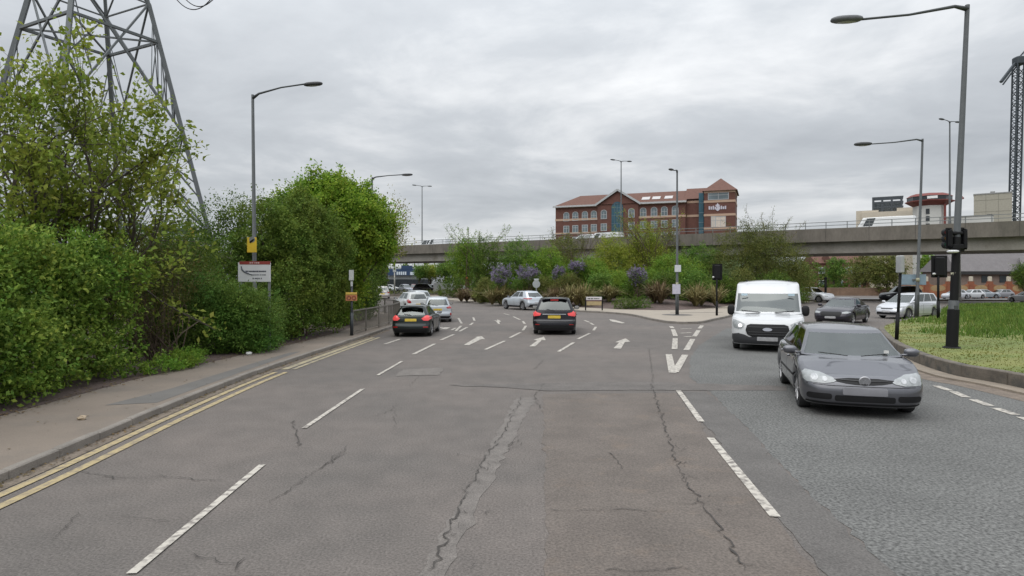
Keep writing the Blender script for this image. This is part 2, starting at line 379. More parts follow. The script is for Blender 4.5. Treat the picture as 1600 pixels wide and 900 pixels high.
struct('lane_markings', mk, WHITE)

# cracks, each a jagged thin sliver
ck = MB()
def crack(pts, w=.028, jit=.045):
    w *= .30
    P = [np.array(gr(*p).xy) for p in pts]; P = resample(P, .07)
    P = [p + RNG.normal(0, jit * .45, 2) for p in P]
    if len(P) < 2: return
    ws = [max(.004, w * abs(RNG.normal(.75, .5))) for _ in P]; ws[0] = ws[-1] = .003
    L, R = [], []
    for i, p in enumerate(P):
        t = P[min(i + 1, len(P) - 1)] - P[max(i - 1, 0)]; t = t / (np.linalg.norm(t) + 1e-6); n_ = np.array((-t[1], t[0])) * ws[i] / 2
        L.append((*(p + n_), .0155)); R.append((*(p - n_), .0155))
    n = len(P); ck.add(L + R, [(n + i, n + i + 1, i + 1, i) for i in range(n - 1)])
for w, pts in ((.05, ((1018, 600), (1022, 615), (1035, 660), (1047, 690), (1055, 720), (1070, 750), (1090, 780), (1103, 797), (1120, 820), (1140, 850), (1168, 895))),
               (.03, ((1014, 545), (1018, 575), (1020, 600))),
               (.045, ((817, 618), (790, 670), (770, 700), (745, 740), (733, 762), (700, 830), (672, 898))),
               (.03, ((420, 787), (470, 755), (500, 733), (545, 698))), (.05, ((508, 728), (540, 706))),
               (.045, ((458, 658), (463, 680), (469, 699))), (.02, ((420, 702), (452, 698), (490, 702))),
               (.03, ((125, 738), (190, 748), (262, 745), (300, 750), (355, 752))), (.05, ((155, 746), (205, 748))),
               (.03, ((856, 797), (900, 800), (960, 797), (1000, 799), (1050, 803))), (.025, ((1058, 788), (1100, 787))),
               (.03, ((945, 892), (1000, 894), (1050, 890), (1090, 897))), (.03, ((300, 868), (340, 880), (372, 884))), (.03, ((378, 876), (366, 898))),
               (.025, ((580, 652), (610, 643), (622, 632))), (.015, ((617, 640), (617, 672))), (.03, ((80, 845), (108, 818), (128, 800))),
               (.04, ((953, 709), (963, 720), (973, 736))), (.02, ((190, 807), (230, 812), (268, 815))), (.02, ((710, 710), (760, 722), (800, 724))),
               (.014, ((440, 604), (500, 607), (560, 604))), (.014, ((590, 606), (640, 604), (690, 608))), (.012, ((870, 612), (930, 611), (1000, 612))), (.012, ((1060, 612), (1130, 611), (1200, 613))), (.03, ((850, 600), (835, 620), (845, 640))),
               (.02, ((640, 604), (645, 598), (655, 588))), (.03, ((835, 578), (850, 562))), (.02, ((820, 692), (790, 705), (800, 698))), (.02, ((470, 600), (560, 604))),
               (.035, ((793, 700), (797, 694), (808, 690), (816, 686))), (.03, ((760, 806), (772, 797))), (.03, ((757, 800), (766, 806))), (.03, ((725, 895), (735, 888), (750, 883)))):
    crack(pts, w)
for _ in range(26):                                   # short crazing along the two long seams
    x, y = (1025 + (k := random.random()) * 140, 640 + k * 250) if random.random() < .6 else (800 - (k := random.random()) * 110, 650 + k * 230)
    a = random.uniform(-25, 25); crack(((x, y), (x + a * .6, y + random.uniform(-6, 8)), (x + a, y + random.uniform(-8, 8))), .016)
struct('road_cracks', ck, mat('crack_dark', (.050, .045, .041), .95, var=.2))

# litter and grit in the gutters
gb = MB()
for _ in range(420):
    i = random.randrange(60, 150); p = KL[min(i, len(KL) - 1)]
    if p[1] > 30 or p[1] < 3: continue
    x, y = p[0] + abs(random.gauss(.06, .07)), p[1] + random.uniform(-.4, .4); s_ = random.uniform(.008, .03)
    gb.box((x, y, .012), (s_ * 1.6, s_, .008), random.random() * 3)
tag(gb.build('gutter_debris', mat('dead_leaf', (.13, .085, .045), .9, var=.4, scale=9)), None, None, None, 'stuff')

# central island: kerb, cream footway, mulch bed
IS = [(-13, 96), (-10, 82), (-7.4, 72.5), (-2.6, 62), (2.2, 52.5), (4.6, 47), (6.6, 44.4), (7.7, 41.5), (8.0, 37), (8.35, 34.4), (9.2, 33.5), (10.2, 34.2), (11.6, 36.6), (13.3, 39.4), (16.2, 45), (20, 52), (25, 59), (31, 66), (36, 74), (38, 84), (36, 96)]
ISC = catmull(IS, 8)
ikb = MB(); pts = resample(ISC, .93)
for a, b in zip(pts, pts[1:]):
    d = (b - a) / np.linalg.norm(b - a); n_ = np.array((-d[1], d[0])); c = (a + b) / 2 + n_ * .065
    ikb.box((c[0], c[1], .045), (np.linalg.norm(b - a) - .01, .13, .16), atan2(d[1], d[0]), .015)
struct('kerb_island', ikb, KERB)
fw = MB(); a = offset(ISC, .12); fw.add([(*p, .112) for p in a], [tuple(range(len(a)))]); struct('footway_island', fw, PAVE_CREAM)
bed = [(-11.5, 96), (-8.2, 82), (-4.6, 73), (-.5, 63.5), (4.2, 55), (7.0, 49.8), (10.5, 47.0), (14, 48.5), (18, 54), (23, 60.5), (29, 67.5), (33.5, 75), (35, 84), (33, 96)]
bc = catmull(bed, 4); cen = np.array((12, 76.0)); bm_ = MB(); vs, fs = [], []
def bedz(k): return .118 + .75 * (1 - (1 - min(1, k / .55)) ** 2)
K = 8; n = len(bc)
for j in range(K + 1):
    k = j / K
    for p in bc:
        q = np.array(p) * (1 - k) + cen * k; vs.append((q[0], q[1], bedz(k) + (0.06 * sin(q[0] * 2.1) * cos(q[1] * 1.7) if j else 0)))
for j in range(K):
    for i in range(n - 1): fs.append((j * n + i, j * n + i + 1, (j + 1) * n + i + 1, (j + 1) * n + i))
bm_.add(vs, fs); struct('planting_bed_ground', bm_, SOIL, True)
ring = MB(); c = gr(1058, 492, .11); ring.lathe([(.95, .117), (.6, .122), (.0, .122)], (c.x, c.y, 0)); struct('tree_pit_patch_ground', ring, ASPH_DARK)
ln = MB(); a, b = gr(1048, 489, .11), gr(1128, 488, .11); ln.bar((a.x, a.y, .116), (b.x, b.y, .116), .25, .006); struct('footway_seam_marking', ln, ASPH_DARK)

# right verge: retaining kerb wall and turf
VK = catmull([(27.5, 42), (22.6, 36.6), (19.4, 33.0), (17.2, 30.0), (14.6, 25.2), (12.4, 20.8), (11.1, 17.6), (10.5, 15.2), (10.65, 13.9), (10.6, 11), (10.4, 6), (10.4, -10)], 8)
def kwh(y): return .33 if y < 19 else max(.12, .33 - (y - 19) * .017)
kw = MB(); pts = resample(VK, 1.2)
for a, b in zip(pts, pts[1:]):
    d = (b - a) / np.linalg.norm(b - a); n_ = np.array((-d[1], d[0])); c = (a + b) / 2 + n_ * .11; h = kwh(c[1])
    kw.box((c[0], c[1], h / 2 - .02), (np.linalg.norm(b - a) - .006, .22, h + .04), atan2(d[1], d[0]), .02)
struct('kerb_retaining_wall', kw, KERB_STAIN)
lk = MB(); ribbon(lk, [p for p in VK if p[1] < 26], -.42, -.02, .05, .055); ribbon(lk, [p for p in VK if p[1] < 26], -.425, -.42, .0, .05); struct('kerb_channel', lk, mat('kerb_channel', (.215, .180, .142), .9, var=.2, scale=2, grain=.25, gscale=50))
lk = MB(); ribbon(lk, [p for p in VK if p[1] < 22], -.95, -.426, .0085); struct('gutter_setts', lk, mat('gutter_setts', (.150, .120, .095), .9, var=.3, scale=4, grain=.35, gscale=30))
tv = [tuple(p) for p in offset(VK, .2)] + [(80, -10), (90, 60)] + [(66, 61), (50, 59), (40, 57.5), (33, 49)]
nA = len(VK); cen = np.array((48, 34.0)); vs, fs = [], []
def vz(p, k):
    return kwh(p[1]) * 1.0 - .015 + (.30 * (1 - (1 - min(1, k / .35)) ** 2) if p[0] > 12 else 0)
K = 14; n = len(tv)
for j in range(K + 1):
    k = (j / K) ** 1.6
    for p in tv:
        q = np.array(p) * (1 - k) + cen * k; b_ = kwh(p[1]) - .015
        vs.append((q[0], q[1], b_ * (1 - k) + .80 * k + (.035 * sin(q[0] * 1.9 + q[1]) * cos(q[1] * 1.3) if 0 < j < K else 0)))
for j in range(K):
    for i in range(n): fs.append((j * n + i, j * n + (i + 1) % n, (j + 1) * n + (i + 1) % n, (j + 1) * n + i))
m_ = MB(); m_.add(vs, fs); turf = struct('verge_turf_ground', m_, GRASSM, True)
TURF = BVHTree.FromPolygons([Vector(v) for v in vs], fs)
def turf_z(x, y):
    h = TURF.ray_cast(Vector((x, y, 5)), Vector((0, 0, -1))); return h[0].z if h[0] else None
fk = MB()
for a, b in (((24, 66), (40, 72)), ((40, 72), (70, 67.5)), ((70, 67.5), (100, 63))): fk.bar((*a, .09), (*b, .09), .5, .20)
struct('kerb_far_side', fk, KERB_STAIN)
sheet([(38, 74), (75, 70), (110, 65), (110, 75), (80, 80), (42, 84)], .006, 'road_far_side', mat('asphalt_far', (.15, .148, .147), .9, var=.1, scale=.4))
# car-park verge on the far left
lb = MB(); lb.box((-38, 95.5, .1), (56, 4.5, .22), -.02); struct('verge_far_ground', lb, SOILG)
lk = MB(); lk.bar((-66, 92.9, .16), (-10, 92.2, .16), .3, .34); struct('kerb_far_verge', lk, KERB_STAIN)

# blades of turf
def blades(nb, hmin, hmax, name, m, region, w=.012):
    V = np.zeros((nb * 4, 3)); c = 0
    while c < nb:
        x, y = region()
        z = turf_z(x, y)
        if z is None: continue
        h = random.uniform(hmin, hmax); a = random.random() * 6.283; ww = w * (1 + y / 25); lx, ly = random.gauss(0, .35) * h, random.gauss(0, .35) * h
        dx, dy = cos(a) * ww, sin(a) * ww
        V[c * 4:c * 4 + 4] = ((x - dx, y - dy, z - .01), (x + dx, y + dy, z - .01), (x + lx + dx * .2, y + ly + dy * .2, z + h), (x + lx - dx * .2, y + ly - dy * .2, z + h)); c += 1
    o = quads(name, V, m); o['kind'] = 'stuff'; return o
def reg_short():
    while True:
        t = random.random() ** 1.5; y = 12 + t * 34; x = 10.6 + random.random() * (8 + y * .55)
        return x, y
def reg_tall():
    while True:
        x, y = random.uniform(16, 44), random.uniform(18.5, 56)
        if x > 13.2 + (y - 18) * .58 + 1.6 * sin(y * .7) + abs(random.gauss(0, 2.2)) - 1.2: return x, y
blades(30000, .012, .032, 'grass', leafmat('grass_blade', (.095, .118, .028), (.140, .152, .040), (.18, .172, .062), .3, gain=1.1), reg_short)
blades(42000, .08, .27, 'long_grass', leafmat('grass_long', (.05, .095, .020), (.080, .135, .030), (.115, .155, .045), .3), reg_tall, .013)

# fallen leaves and grit at the foot of the hedge and along the gutter
nl = 2200; V = np.zeros((nl * 4, 3))
for i in range(nl):
    y = random.uniform(4, 27)
    kx = np.interp(y, [p[1] for p in KL if p[1] < 33], [p[0] for p in KL if p[1] < 33])
    if random.random() < .60: x, z = np.interp(y, [8, 14, 19, 23, 27], [-8.2, -8.35, -7.95, -7.5, -7.35]) + random.gauss(.0, .16), .118
    elif random.random() < .88: x, z = kx + abs(random.gauss(.03, .07)), .0185
    else: x, z = kx - .2 - random.random() * 1.7, .114
    a, L_ = random.random() * 6.28, random.uniform(.012, .035); dx, dy = cos(a) * L_, sin(a) * L_
    V[i * 4:i * 4 + 4] = ((x - dx, y - dy, z), (x + dy * .5, y - dx * .5, z + random.uniform(0, .012)), (x + dx, y + dy, z + random.uniform(0, .015)), (x - dy * .5, y + dx * .5, z + .003))
o = quads('fallen_leaves', V, leafmat('leaf_litter', (.07, .055, .03), (.15, .11, .055), (.10, .12, .04), .1, gain=1.0)); o['kind'] = 'stuff'
# ------------------------------------------------------------------ vehicles
RUBBER = mat('tyre_rubber', (.022, .022, .023), .75, var=.1)
ALLOY = mat('wheel_alloy', (.42, .42, .43), .35, .8, var=.05)
BLACKP = mat('black_plastic', (.012, .012, .013), .55, var=.08, spec=.25)
TRIMD = mat('dark_trim', (.035, .035, .037), .45, var=.08)
CABIN = mat('cabin_dark', (.03, .03, .032), .8, var=.1)
CABING = mat('cabin_grey', (.10, .10, .105), .8, var=.1)
CHROME = mat('chrome', (.6, .6, .6), .15, 1.0, var=.02)
LENS = mat('headlamp_lens', (.27, .285, .29), .2, 0, var=.25, scale=16, coat=.6)
TAILR = mat('tail_lamp_red', (.33, .012, .012), .2, var=.15, scale=12, coat=1)
TAILON = lampmat('tail_lamp_lit', (.62, .07, .07), .30)
HEADON = lampmat('head_lamp_lit', (.95, .92, .92), .6)
AMBER = mat('indicator_amber', (.75, .20, .03), .3, var=.05, coat=.6)
PLATE_Y = mat('plate_yellow', (.55, .40, .04), .5, var=.22, scale=14)
PLATE_W = mat('plate_white', (.36, .36, .37), .5, var=.18, scale=12)
GLASS = glassmat('car_glass', (.26, .30, .285), .08)
GLASSD = glassmat('car_glass_dark', (.09, .10, .105), .08)
SEAM = mat('panel_gap', (.012, .012, .012), .9, var=0)
def carpaint(name, col, metal=.55, rough=.32): return mat(name, col, rough, metal, var=.03, scale=1.2, coat=(.9 if max(col) > .06 else .4), spec=(.5 if max(col) > .06 else .3))

def lerp(tab, x):
    if x <= tab[0][0]: return tab[0][1]
    for (a, b), (c, d) in zip(tab, tab[1:]):
        if x <= c:
            t = (x - a) / (c - a + 1e-9); t2 = t * t * (3 - 2 * t) * .35 + t * .65
            return b + (d - b) * t2
    return tab[-1][1]
def half_contour(af, ar, w, bf, br, rf, rr, nf, nc, ns, nr):
    """Plan outline for y >= 0, from the front centre to the rear centre, with a fixed count per section."""
    P = []; rfx, rfy = rf; rrx, rry = rr; yf, yr = w - rfy, w - rry
    for i in range(nf): y = yf * i / nf; P.append((af - bf * (y / w) ** 2, y))
    c0 = (af - bf * (yf / w) ** 2, yf); c1 = (af - bf - rfx, w); cc = (af - bf * 1.25, w)
    for i in range(nc + 1):
        t = i / nc; P.append(tuple((1 - t) ** 2 * a + 2 * t * (1 - t) * b + t * t * c for a, b, c in zip(c0, cc, c1)))
    d0 = (ar + br + rrx, w); d1 = (ar + br * (yr / w) ** 2, yr); dc = (ar + br * 1.25, w)
    for i in range(1, ns): t = i / ns; P.append((c1[0] + (d0[0] - c1[0]) * t, w))
    for i in range(nc + 1):
        t = i / nc; P.append(tuple((1 - t) ** 2 * a + 2 * t * (1 - t) * b + t * t * c for a, b, c in zip(d0, dc, d1)))
    for i in range(1, nr + 1): y = yr * (1 - i / nr); P.append((ar + br * (y / w) ** 2, y))
    return P
def loft(mb_v, mb_f, rings, close=True):
    """rings: list of half contours (x, y, z); mirrored across y, joined row by row."""
    full = []
    for h in rings: full.append([Vector(p) for p in h] + [Vector((p[0], -p[1], p[2])) for p in h[-2:0:-1]])
    n = len(full[0]); o = len(mb_v)
    for r in full: mb_v += r
    faces = []
    for j in range(len(full) - 1):
        for i in range(n): faces.append((o + j * n + i, o + j * n + (i + 1) % n, o + (j + 1) * n + (i + 1) % n, o + (j + 1) * n + i))
    mb_f += faces
    return n, faces, full

class Vehicle:
    pass
def make_vehicle(name, sp, label, cat, group=None):
    S = dict(L=4.2, W=1.76, H=1.48, wb=2.58, fo=.88, wr=.315, z0=.20, nf=9, nc=7, ns=64, nr=8,
             bf=.13, br=.08, rf=(.42, .30), rr=(.30, .22),
             zs=((-2.1, .90), (-1.8, .95), (.9, .95), (1.45, .90), (1.8, .83), (2.1, .735)),
             rake=((0, .07), (.12, .02), (.3, 0), (.55, .0), (.72, .03), (.86, .07), (1, .16)),
             raker=((0, .08), (.12, .02), (.3, 0), (.5, .01), (.62, .07), (.8, .09), (1, .11)),
             tuck=((0, .07), (.12, .025), (.35, .0), (.6, .0), (.85, .02), (.95, .045), (1, .085)),
             crown=.05, cowl=.98, rf0=.22, rr0=-1.42, rb=-1.86, gw=.09, roofw=.585, gcorner=.16, bulge_ws=.16, bulge_bl=.10, pillars=(), glass=GLASS, rglass=None, wheel='alloy', roofcrown=.06, quarter=.16, ws=True)
    S.update(sp); L, W, H = S['L'], S['W'], S['H']; hl = L / 2
    root = empty(name, (0, 0, 0), label, cat, group)
    xw = (hl - S['fo'], hl - S['fo'] - S['wb']); wr = S['wr']; Ra = wr + .052
    def zb(x, y):
        z = S['z0']
        if abs(y) > W * .30:
            for c in xw:
                if abs(x - c) < Ra: z = max(z, wr + sqrt(Ra * Ra - (x - c) ** 2) * .985)
        return z
    vsteps = [0, .06, .14, .24, .36, .48, .58, .66, .74, .82, .89, .95, 1.0]
    rings = []
    base = half_contour(hl, -hl, W / 2, S['bf'], S['br'], S['rf'], S['rr'], S['nf'], S['nc'], S['ns'], S['nr'])
    # snap side stations onto the arch edges so that the arches come out round
    for v in vsteps:
        af, ar, w = hl - lerp(S['rake'], v), -hl + lerp(S['raker'], v), W / 2 - lerp(S['tuck'], v)
        h = half_contour(af, ar, w, S['bf'], S['br'], S['rf'], S['rr'], S['nf'], S['nc'], S['ns'], S['nr'])
        r = []
        for (x, y), (bx, by) in zip(h, base):
            b_, t_ = zb(bx, by), lerp(S['zs'], bx)
            if t_ < b_ + .06: t_ = b_ + .06
            r.append((x, y, b_ + v * (t_ - b_)))
        rings.append(r)
    bv, bf_ = [], []
    n, _, full = loft(bv, bf_, rings)
    # bonnet and rear deck, open below the cabin
    def gfade(x, x0, x1, d=.5):
        t = max(0.0, min(1.0, min(x1 - x, x - x0) / d)); return t * t * (3 - 2 * t)
    top = full[-1]; nh = len(rings[-1]); tx0, tx1 = min(p.x for p in top), max(p.x for p in top); MR = 9; o = len(bv); rows = []
    for i in range(nh):
        p, q = top[i], top[-i % n]
        rows.append([Vector((p.x, p.y + (q.y - p.y) * k / MR, p.z + S['crown'] * gfade(p.x, tx0, tx1) * (1 - (1 - 2 * k / MR) ** 2))) for k in range(MR + 1)])
    def capgrid(rows, n_c, skip=lambda i, k: False):
        idx = []
        for i, r in enumerate(rows):
            if i in (0, len(rows) - 1): idx.append([len(bv)] * (n_c + 1)); bv.append(r[0])
            else: idx.append(list(range(len(bv), len(bv) + n_c + 1))); bv.extend(r)
        for i in range(len(rows) - 1):
            for k in range(n_c):
                if skip(i, k): continue
                f = (idx[i][k], idx[i + 1][k], idx[i + 1][k + 1], idx[i][k + 1]); f = tuple(dict.fromkeys(f))
                if len(f) > 2: bf_.append(f)
    capgrid(rows, MR, lambda i, k: S['rb'] + .12 < (rows[i][0].x + rows[i + 1][0].x) / 2 < S['cowl'] - .14 and 0 < k < MR - 1)
    # cabin
    gf, grr, gs, gc = 10, 10, 44, 4
    gr_rows = [0, .06, .14, .26, .4, .54, .68, .8, .89, .945, .975, .992, 1.0]
    g_r = []; wb_ = W / 2 - S['gw']; wt = S['roofw'] * W / 1.76 if S['roofw'] < 1 else S['roofw']
    for v in gr_rows:
        vv = min(1.0, v / .95); sm = vv ** 1.12
        af = S['cowl'] + (S['rf0'] - S['cowl']) * (vv * .9 + .1 * vv * vv); ar = S['rb'] + (S['rr0'] - S['rb']) * (vv * .8 + .2 * vv * vv); w = wb_ + (wt - wb_) * sm
        if v > .95: k = (v - .95) / .05; d = .085 * (1 - sqrt(max(0, 1 - k * k))) + .03 * k; af -= d * 1.6; ar += d * 1.2; w -= d
        h = half_contour(af, ar, w, S['bulge_ws'] * (1 - .35 * vv), S['bulge_bl'], (S['gcorner'] * .7, S['gcorner'] * .55), (S['gcorner'], S['gcorner'] * .8), gf, gc, gs, grr)
        r = []
        for x, y in h:
            z0 = lerp(S['zs'], x) + (S['crown'] * .55 if x > S['cowl'] - .35 else 0) - .012
            arch = S.get('roofarch', .05) * (1 - ((x - (S['rf0'] + S['rr0']) / 2) / ((S['rf0'] - S['rr0']) / 2 + .01)) ** 2)
            z1 = H - S['roofcrown'] + min(0.0, arch - S.get('roofarch', .05)) * .8
            zz = z0 + (z1 - z0) * (v / .95 if v <= .95 else 1.0)
            if v > .95: k = (v - .95) / .05; zz = z1 + .028 * sqrt(max(0, 1 - (1 - k) ** 2))
            r.append((x, y, zz))
        g_r.append(r)
    gv, gfaces = [], []; ng, fl, gfull = loft(gv, gfaces, g_r); ngh = len(g_r[0])
    glass = {'windscreen': [], 'rear_window': [], 'side_window': []}; body_faces = []
    i_fc, i_s0, i_s1 = gf, gf + gc, gf + gc + gs           # section limits in the half contour
    nrow = len(gr_rows)
    side_panels = {}
    for j in range(nrow - 1):
        for i in range(ng):
            f = fl[j * ng + i]; ii = i if i < ngh - 1 else ng - 1 - i      # mirrored index of this face
            xm = sum(gv[k].x for k in f) / 4; sgn = 1 if i < ngh - 1 else -1
            vm_ = (gr_rows[j] + gr_rows[j + 1]) / 2; cls = None
            if S['ws'] and .03 < vm_ < S.get('ws_top', .885) and ii < i_fc + S.get('ws_wrap', 1): cls = 'windscreen'
            elif .10 < vm_ < .82 and ii >= i_s1 + gc and not S.get('no_rear'): cls = 'rear_window'
            elif .10 < vm_ < .87 and i_s0 + 1 <= ii < i_s1:
                t = (ii - i_s0 + .5) / gs; tq = 1 - S['quarter']
                inside = .03 < t < tq and not any(abs(t - p) < .016 for p in S['pillars'])
                if S.get('side_limit') and t > S['side_limit']: inside = False
                if inside: cls = 'side_window'; key = (sgn, sum(t > p for p in S['pillars'])); side_panels.setdefault(key, []).append(f); continue
            (glass[cls] if cls else body_faces).append(f)
    o = len(bv); bv += gv; bf_ += [tuple(k + o for k in f) for f in body_faces]
    gt = gfull[-1]; o = len(bv); rows = []; gx0, gx1 = min(p.x for p in gt), max(p.x for p in gt)
    for i in range(ngh):
        p, q = gt[i], gt[-i % ng]
        rows.append([Vector((p.x, p.y + (q.y - p.y) * k / 8, p.z + (S['roofcrown'] - .03) * gfade(p.x, gx0, gx1, .4) * (1 - (1 - 2 * k / 8) ** 2))) for k in range(9)])
    capgrid(rows, 8)
    b = MB(); b.add(bv, bf_); body = b.build('body', S['paint'], root, 'auto')
    for nm, fs in list(glass.items()):
        if fs:
            used = sorted({k for f in fs for k in f}); mp = {k: q for q, k in enumerate(used)}
            gb_ = MB(); gb_.add([gv[k] for k in used], [tuple(mp[k] for k in f) for f in fs]); gb_.build(nm, S['rglass'] if nm == 'rear_window' and S['rglass'] else S['glass'], root, True)
    for key, fs in sorted(side_panels.items()):
        used = sorted({k for f in fs for k in f}); mp = {k: q for q, k in enumerate(used)}
        gb_ = MB(); gb_.add([gv[k] for k in used], [tuple(mp[k] for k in f) for f in fs]); gb_.build('side_window', S['rglass'] or S['glass'], root, True)
    bvh = BVHTree.FromPolygons(bv + gv, [f for f in bf_] + [tuple(k + len(bv) for k in f) for f in fl])
    # underbody and wheel wells
    ub = MB(); ub.box((0, 0, .40), (L * .90, W * .60, .34), 0, .05); ub.box((sum(xw) / 2, 0, .36), (S['wb'] - 2 * Ra - .06, W * .86, .26), 0, .02)
    for c in xw: ub.box((c, 0, wr + .30), (Ra * 1.9, W * .80, .28), 0, .05)
    ub.build('underbody', BLACKP, root)
    if not S.get('plain'):
        it = MB(); cw = S['cowl']; zbelt = lerp(S['zs'], 0)
        it.box(((cw + S['rb']) / 2 - .1, 0, .50), (cw - S['rb'] - .3, W * .78, .12))
        it.box((cw - .42, 0, zbelt - .10), (.5, W * .80, .20), 0, .06)
        for y in (-.36, .36):
            for x in S.get('seats', (-.05, -.95)):
                it.box((x, y, .62), (.5, .50, .20), 0, .06); it.box((x - .30, y, .90), (.16, .50, .62), 0, .07); it.box((x - .36, y, 1.26 if H > 1.42 else 1.2), (.10, .26, .18), 0, .05)
        it.lathe([(.17, -.012), (.185, 0), (.17, .012), (.158, 0), (.17, -.012)], (cw - .68, -.36, zbelt + .0), 'x', 22); it.box((cw - .66, -.36, zbelt - .03), (.03, .30, .05))
        it.box((S['rb'] + .62, 0, .92), (.16, W * .74, .62), 0, .05)
        it.build('cabin', CABIN, root)
    # wheels
    spokes = S.get('spokes', 5)
    for c in xw:
        for s in (-1, 1):
            yo = s * (W / 2 - .015); t = MB()
            pr = [(wr * .66, 0), (wr * .70, -.012), (wr * .86, -.004), (wr * .95, -.012), (wr, -.035), (wr, -.165), (wr * .95, -.19), (wr * .66, -.19)]
            t.lathe([(r, yo + s * h) for r, h in pr], (c, 0, wr), 'y', 32); w_ = t.build('wheel', RUBBER, root, 'auto')
            rm = MB(); R = wr * .68
            rm.lathe([(R, yo - s * .004), (R * .95, yo - s * .006), (R * .90, yo - s * .03), (R * .88, yo - s * .12), (0.01, yo - s * .125)], (c, 0, wr), 'y', 28)
            rm.lathe([(R * .24, yo - s * .055), (R * .22, yo - s * .018), (.01, yo - s * .014)], (c, 0, wr), 'y', 14)
            for k in range(spokes):
                a = 2 * pi * k / spokes + .3
                rm.bar((c + R * .15 * cos(a), yo - s * .03, wr + R * .15 * sin(a)), (c + R * .93 * cos(a), yo - s * .018, wr + R * .93 * sin(a)), R * .26, .03)
            rm.build('rim', ALLOY if S['wheel'] == 'alloy' else TRIMD, w_, 'auto')
    V = Vehicle(); V.root, V.bvh, V.S, V.body = root, bvh, S, body; V.xw = xw
    return V
def proj(V, name, poly, view, m, off=.006, depth=.03, step=.05, parent=None):
    """A piece with its outline given in the vehicle's front (y, z), rear (y, z), side (x, z) or top (x, y) view, laid on the body shell and given depth."""
    P = [Vector(p) for p in poly]; xs, ys = [p[0] for p in poly], [p[1] for p in poly]
    dense = []
    for a, b in zip(P, P[1:] + P[:1]):
        k = max(1, int((b - a).length / step)); dense += [a + (b - a) * i / k for i in range(k)]
    nb = len(dense); inner = []
    x = min(xs) + step / 2
    while x < max(xs):
        y = min(ys) + step / 2
        while y < max(ys): inner.append(Vector((x, y))); y += step
        x += step
    def inside(p):
        c = False
        for a, b in zip(dense, dense[1:] + dense[:1]):
            if (a.y > p.y) != (b.y > p.y) and p.x < (b.x - a.x) * (p.y - a.y) / (b.y - a.y) + a.x: c = not c
        return c
    inner = [p for p in inner if inside(p) and min((p - q).length for q in dense) > step * .45]
    r = delaunay_2d_cdt(dense + inner, [], [list(range(nb))], 1, 1e-5)
    v2, f2, e2 = r[0], r[2], r[1]
    D = {'front': Vector((-1, 0, 0)), 'rear': Vector((1, 0, 0)), 'left': Vector((0, -1, 0)), 'right': Vector((0, 1, 0)), 'top': Vector((0, 0, -1))}[view]
    vs = []
    for p in v2:
        o = Vector((9, p.x, p.y)) if view == 'front' else Vector((-9, p.x, p.y)) if view == 'rear' else Vector((p.x, 9, p.y)) if view == 'left' else Vector((p.x, -9, p.y)) if view == 'right' else Vector((p.x, p.y, 9))
        h = V.bvh.ray_cast(o, D)
        if h[0] is None: h = V.bvh.find_nearest(o + D * (9 - (V.S['L'] / 2 if view in ('front', 'rear') else V.S['W'] / 2)))
        nn = h[1] if h[1].dot(D) < 0 else -h[1]
        vs.append(h[0] + nn * off - D * off * .5)
    cnt = {}
    for f in f2:
        for a, b in zip(f, f[1:] + f[:1]): cnt[(a, b)] = 1
    fs = [tuple(f) for f in f2]
    n0 = len(vs); vs2 = vs + [p + D * depth for p in vs]
    for (a, b) in list(cnt):
        if (b, a) not in cnt: fs.append((b, a, a + n0, b + n0))
    b = MB(); b.add(vs2, fs); 
    o = b.build(name, m, parent or V.root, 'auto')
    return o
def mir(poly): return [(-x, y) for x, y in reversed(poly)]
def rrect(cx, cy, w, h, r=.03, n=4):
    P = []
    for sx, sy, a0 in ((1, 1, 0), (-1, 1, 90), (-1, -1, 180), (1, -1, 270)):
        for k in range(n + 1):
            a = radians(a0 + 90 * k / n); P.append((cx + sx * (w / 2 - r) + r * cos(a), cy + sy * (h / 2 - r) + r * sin(a)))
    return P
def doors(V, xs, z0, z1, handles=True):
    """Doors between the given x stations on both sides, with the dark gap round each."""
    for view in ('left', 'right'):
        for a, b in zip(xs, xs[1:]):
            out_ = [(a, z0), (b, z0), (b, z1(b)), ((a + b) / 2, z1((a + b) / 2)), (a, z1(a))]
            sh = lambda d: [(a + d, z0 + d), (b - d, z0 + d), (b - d, z1(b) - d), ((a + b) / 2, z1((a + b) / 2) - d), (a + d, z1(a) - d)]
            dgap = proj(V, 'door_gap', sh(0), view, SEAM, .003, .01, .08)
            d = proj(V, 'door', sh(.011), view, V.S['paint'], .0062, .012, .08)
            dgap.parent = d
            if handles:
                hx = a + .14; proj(V, 'handle', rrect(hx + .06, z1(hx) - .12, .17, .03, .012), view, V.S['paint'], .03, .03, .05, d)
def mirror(V, x, z, m=None, r=(.07, .115, .075)):
    for s in (-1, 1):
        W = V.S['W'] / 2
        b = MB(); b.ell((x, s * (W + .06), z), r, 14, 9, .75); b.bar((x + .02, s * (W - .12), z - .05), (x + .02, s * (W + .02), z - .03), .07, .035)
        o = b.build('wing_mirror', m or V.S['paint'], V.root, True)
        g = MB(); g.box((x - r[0] * .93, s * (W + .06), z), (.012, r[1] * 1.55, r[2] * 1.45), 0, .005); g.build('mirror_glass', CHROME, o)
def place(V, px, py, end, hd, scale=1.0, z=0.0):
    """Stand the vehicle so that its front ('f') or rear ('r') bottom centre is seen at (px, py); hd: degrees from +Y, clockwise."""
    h = Vector((sin(radians(hd)), cos(radians(hd)), 0)); G = gr(px, py, z) if not isinstance(px, Vector) else px
    L = V.S['L'] / 2 * scale
    c = G - h * L if end == 'f' else G + h * L if end == 'r' else G
    V.root.location = (c.x, c.y, z); V.root.rotation_euler = (0, 0, atan2(h.y, h.x)); V.root.scale = (scale,) * 3

